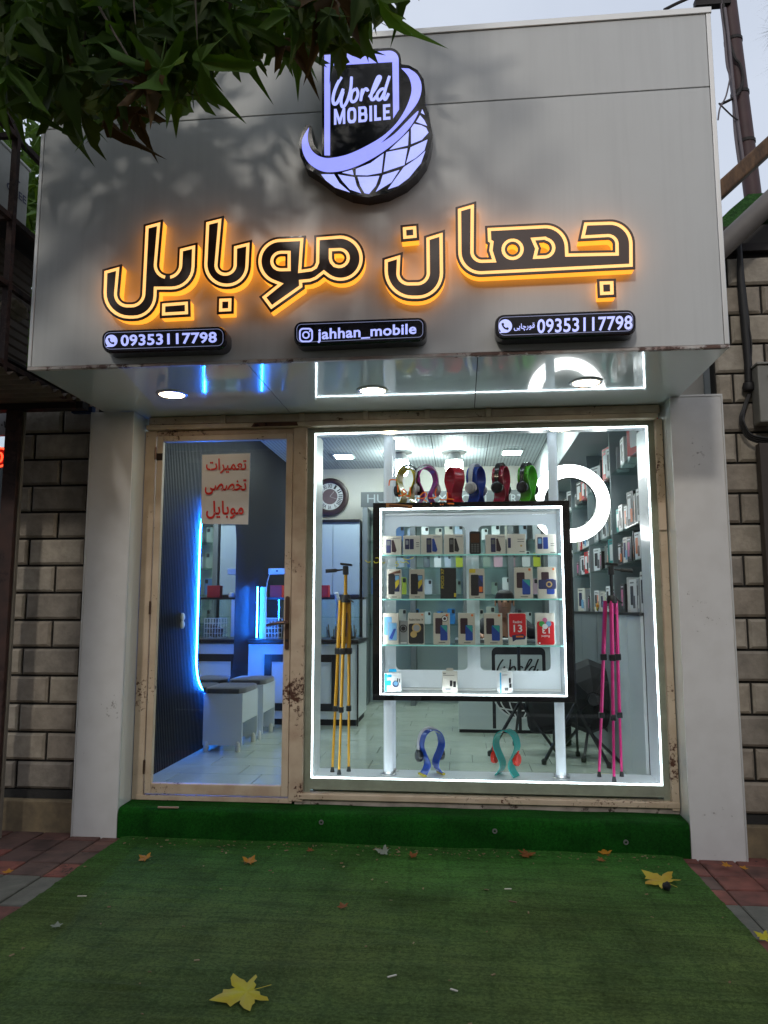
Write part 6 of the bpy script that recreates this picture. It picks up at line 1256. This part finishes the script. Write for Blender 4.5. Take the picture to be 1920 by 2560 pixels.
# ================================================================== FALLEN LEAVES AND LITTER
def ground_at(px, py):
    p = PZ(px, py, -.165)
    for _ in range(3): p = PZ(px, py, gz(p.x)+.018)
    return p
FL = {'yellow': leaf_mat('fallen_yellow', (.55,.50,.03), (.45,.30,.03), (.5,.45,.03)), 'amber': leaf_mat('fallen_amber', (.52,.24,.02), (.30,.12,.02), (.5,.2,.02)), 'brown': leaf_mat('fallen_brown', (.30,.10,.025), (.12,.05,.02), (.3,.1,.02)), 'grey': leaf_mat('fallen_grey', (.30,.33,.27), (.2,.22,.18), (.2,.2,.2)), 'mixed': leaf_mat('fallen_yellow_brown', (.50,.42,.03), (.40,.16,.02), (.5,.4,.03))}
fl = [(592,2492,'yellow',.20,2.1,.03,'large bright yellow leaf lying on the carpet nearest the camera'), (1642,2200,'mixed',.19,.7,.10,'large yellow and brown leaf near the right edge of the carpet'), (360,2146,'amber',.078,1.2,.16,'amber leaf on the carpet near its left edge'), (626,2154,'amber',.085,-.4,.25,'orange pointed leaf on the carpet below the door'),
      (1315,2139,'brown',.095,2.6,.3,'curled brown leaf close to the step right of centre'), (1512,2133,'amber',.07,0.2,.3,'small orange leaf standing against the step at right'), (1500,2150,'brown',.05,1.9,.1,'tiny orange leaf just before the standing one at right'), (856,2266,'brown',.05,.6,.25,'small orange-brown leaf alone in the middle of the carpet'), (774,2126,'brown',.045,2.2,.2,'tiny rust leaf by the step below the door post'),
      (955,2130,'grey',.09,1.4,.3,'pale grey curled leaf near the middle of the step'), (1034,2139,'brown',.06,-1,.2,'thin rust-coloured leaf right of the grey one'), (1905,2342,'yellow',.07,.9,.15,'small yellow-green leaf on the pavers at the right edge'), (1814,2164,'amber',.055,2,.12,'small amber leaf on the red pavers by the right pier'), (142,2314,'grey',.045,.3,.1,'small pale leaf scrap at the left of the carpet'), (20,2180,'amber',.05,.3,.1,'small amber leaf on the wet pavers at the left edge'), (1860,2170,'amber',.04,-.6,.1,'tiny amber scrap by the plinth right of the pier')]
for px, py, c, sz, rz, cu, lb in fl:
    p = ground_at(px, py); q = leaf_geo(.02+cu*.25, cu*.35, .5+cu*1.6, HALF2); s = sz
    Mx = Matrix.Rotation(rz, 4, 'Z') @ Matrix.Rotation(R(90), 4, 'X') @ Matrix.Scale(s, 4) @ Matrix.Translation((0,0,.4))
    kf = .3 if sz > .15 else .55; q.v = [(v[0], v[1]*kf, v[2]) for v in q.v]; Mx = Matrix.Rotation(R(-7 if sz > .15 else -12), 4, 'X').inverted() @ Mx
    q.v = [tuple(Mx @ Vector(v)) for v in q.v]; zmin = min(v[2] for v in q.v); q.v = [(x+p.x, y+p.y, z-zmin+p.z-.002) for x, y, z in q.v]
    t = O('fallen_leaf', q, FL[c], None, lb, 'leaf', 'fallen leaves on the ground', fix=False)
p = ground_at(1668,2222); bm = bmesh.new(); bmesh.ops.create_icosphere(bm, subdivisions=2, radius=.02); q = MB(); q.f = [tuple(v.index for v in f.verts) for f in bm.faces]; q.v = [tuple(v.co*(1+.15*math.sin(v.co.x*300))+p+Vector((0,0,.012))) for v in bm.verts]; bm.free(); O('seed_ball', q, mat('dark_seed', (.015,.014,.014), .9, bump=1, bscale=150), None, 'dark seed ball beside the large yellow and brown leaf', 'seed ball', smooth=True)
p = P(420,2036,PF+.02); q = MB(); q.obox((p.x,p.y,.008), (.06,.003,0), (-.001,.008,0), (0,0,.003)); O('wood_chip', q, mat('pale_wood', (.35,.22,.14), .8), None, 'thin pale wood strip lying on the step edge below the door', 'wood strip')
q = MB(); rng = random.Random(11)
for i in range(190):
    x = rng.uniform(.08,3.1); y = PF-.03-abs(rng.gauss(0,.10)) if rng.random() < .75 else rng.uniform(-2.6,-.4); s = rng.uniform(.0015,.0055); a = rng.uniform(0,3.14); u = Vector((math.cos(a),math.sin(a),0)); v = Vector((-math.sin(a),math.cos(a),.2))
    q.obox((x,y,gz(x)+.0165), u*s*rng.uniform(1,2.2), v*s*.6, (0,0,.0012))
O('litter_crumbs', q, mat('litter_mix', (.28,.22,.12), .9, var=1, vscale=14, vcol=(.16,.07,.03)), None, 'scattered crumbs and leaf scraps along the foot of the step', 'litter', kind='stuff')
for px, py, l_, a, lb in ((205,2240,.02,.1,'short pale stick on the carpet near its left edge'), (1282,2254,.018,-.4,'small flat brown chip on the right half of the carpet'), (1270,2222,.016,.1,'thin twig scrap on the carpet right of centre'), (1135,2475,.014,-.5,'white thread scrap near the bottom of the carpet'), (980,2440,.018,.6,'bent white thread lying near the bottom centre')):
    p = ground_at(px, py); q = MB(); q.obox(p, Vector((math.cos(a),math.sin(a),0))*l_, Vector((-math.sin(a),math.cos(a),0))*.0035, (0,0,.0015)); O('scrap', q, BEI if 'brown' not in lb else PR['brown'], None, lb, 'scrap')

# ================================================================== ACROSS THE STREET (seen mirrored in the glass)
ob = E('added_building', (2, -17.5, -.4), 'brick building added across the street to block sky, seen only as a reflection', 'building')
OBM = mat('ochre_brick_wall', (.22,.17,.12), .85, var=.4, vscale=1.5)
mb = MB(); mb.box(-24, 26, -24, -17, -.4, 9.0); O('wall', mb, OBM, ob)  # building added opposite; its height is set to hold back sky light
m_ = MB(); m_.box(-.7,.7,-.04,.04,0,1.6); wm = mesh_of('window', m_, mat('dark_pane', (.03,.035,.04), .1)); m_ = MB(); m_.box(-.8,.8,-.06,.10,-.1,-.01); wsm = mesh_of('sill', m_, MORT)
for fl_ in range(2):
    for i in range(12):
        a = bpy.data.objects.new('window', wm); COL.objects.link(a); a.parent = ob; a.location = Vector((-22+i*4, -16.99, 3.8+fl_*2.9))-Vector(ob['_w'])
        b = bpy.data.objects.new('sill', wsm); COL.objects.link(b); b.parent = a
mb = MB(); mb.box(-24.3, 26.3, -24, -16.7, 9.0, 9.3); O('cornice', mb, MORT, ob)
# parked car mirrored in the window
car = E('parked_car', (2.6, -6.9, -.33), 'dark saloon car parked at the kerb, seen only as a reflection', 'car')
CARP_ = mat('dark_grey_car_paint', (.035,.04,.045), .15, coat=1, metal=.3)
body = [(-2.15,.30),(-2.2,.55),(-2.1,.82),(-1.3,.92),(-.75,1.36),(-.3,1.46),(.55,1.44),(1.15,1.05),(1.55,.98),(2.1,.86),(2.2,.55),(2.15,.28)]
mb = MB()
for yy, k in ((-.86,.96), (-.80,1), (.80,1), (.86,.96)):
    for x, z in body: mb.v.append((2.6+x*k, -6.9+yy*(1 if z < .95 else .80), -.33+z*(1 if z < .95 else 1)))
n = len(body)
for s in range(3):
    for i in range(n): mb.f.append((s*n+i, s*n+(i+1) % n, s*n+n+(i+1) % n, s*n+n+i))
for s in (0, 3): mb.f.append(tuple(s*n+i for i in range(n)) if s else tuple(s*n+i for i in range(n))[::-1])
O('body', mb, CARP_, car, bevel=.03)
for yy in (-.705, .705):
    for w2 in ([(-1.15,.97),(-.72,1.30),(-.32,1.38),(-.32,.99)], [(-.25,.99),(-.25,1.38),(.52,1.37),(1.0,1.04)]): mb = MB(); mb.prism(w2, lambda x, z: (2.6+x, -6.9+yy, -.33+z), lambda x, z: (2.6+x, -6.9+yy*1.04, -.33+z)); O('side_window', mb, mat('dark_pane', (.03,.035,.04), .1), car)
for xx in (-1.35, 1.35):
    for yy in (-.80, .80):
        mb = MB(); mb.lathe([(.0,-.10),(.32,-.10),(.33,0),(.32,.10),(0,.10)], (2.6+xx,-6.9+yy,0), 22, 'y'); wh = O('wheel', mb, BLKM, car, smooth=True); mb = MB(); mb.lathe([(0,-.105),(.2,-.105),(.2,.105),(0,.105)], (2.6+xx,-6.9+yy,0), 16, 'y'); O('rim', mb, CHROME, wh)
for xx, yy in ((2.17,-.55),(2.17,.55)): mb = MB(); mb.obox((2.6+xx,-6.9+yy,.33),(.05,0,0),(0,.17,0),(0,0,.06)); O('headlight', mb, MDF, car, bevel=.02)

for o in bpy.data.objects:
    if '_w' in o.keys(): del o['_w']
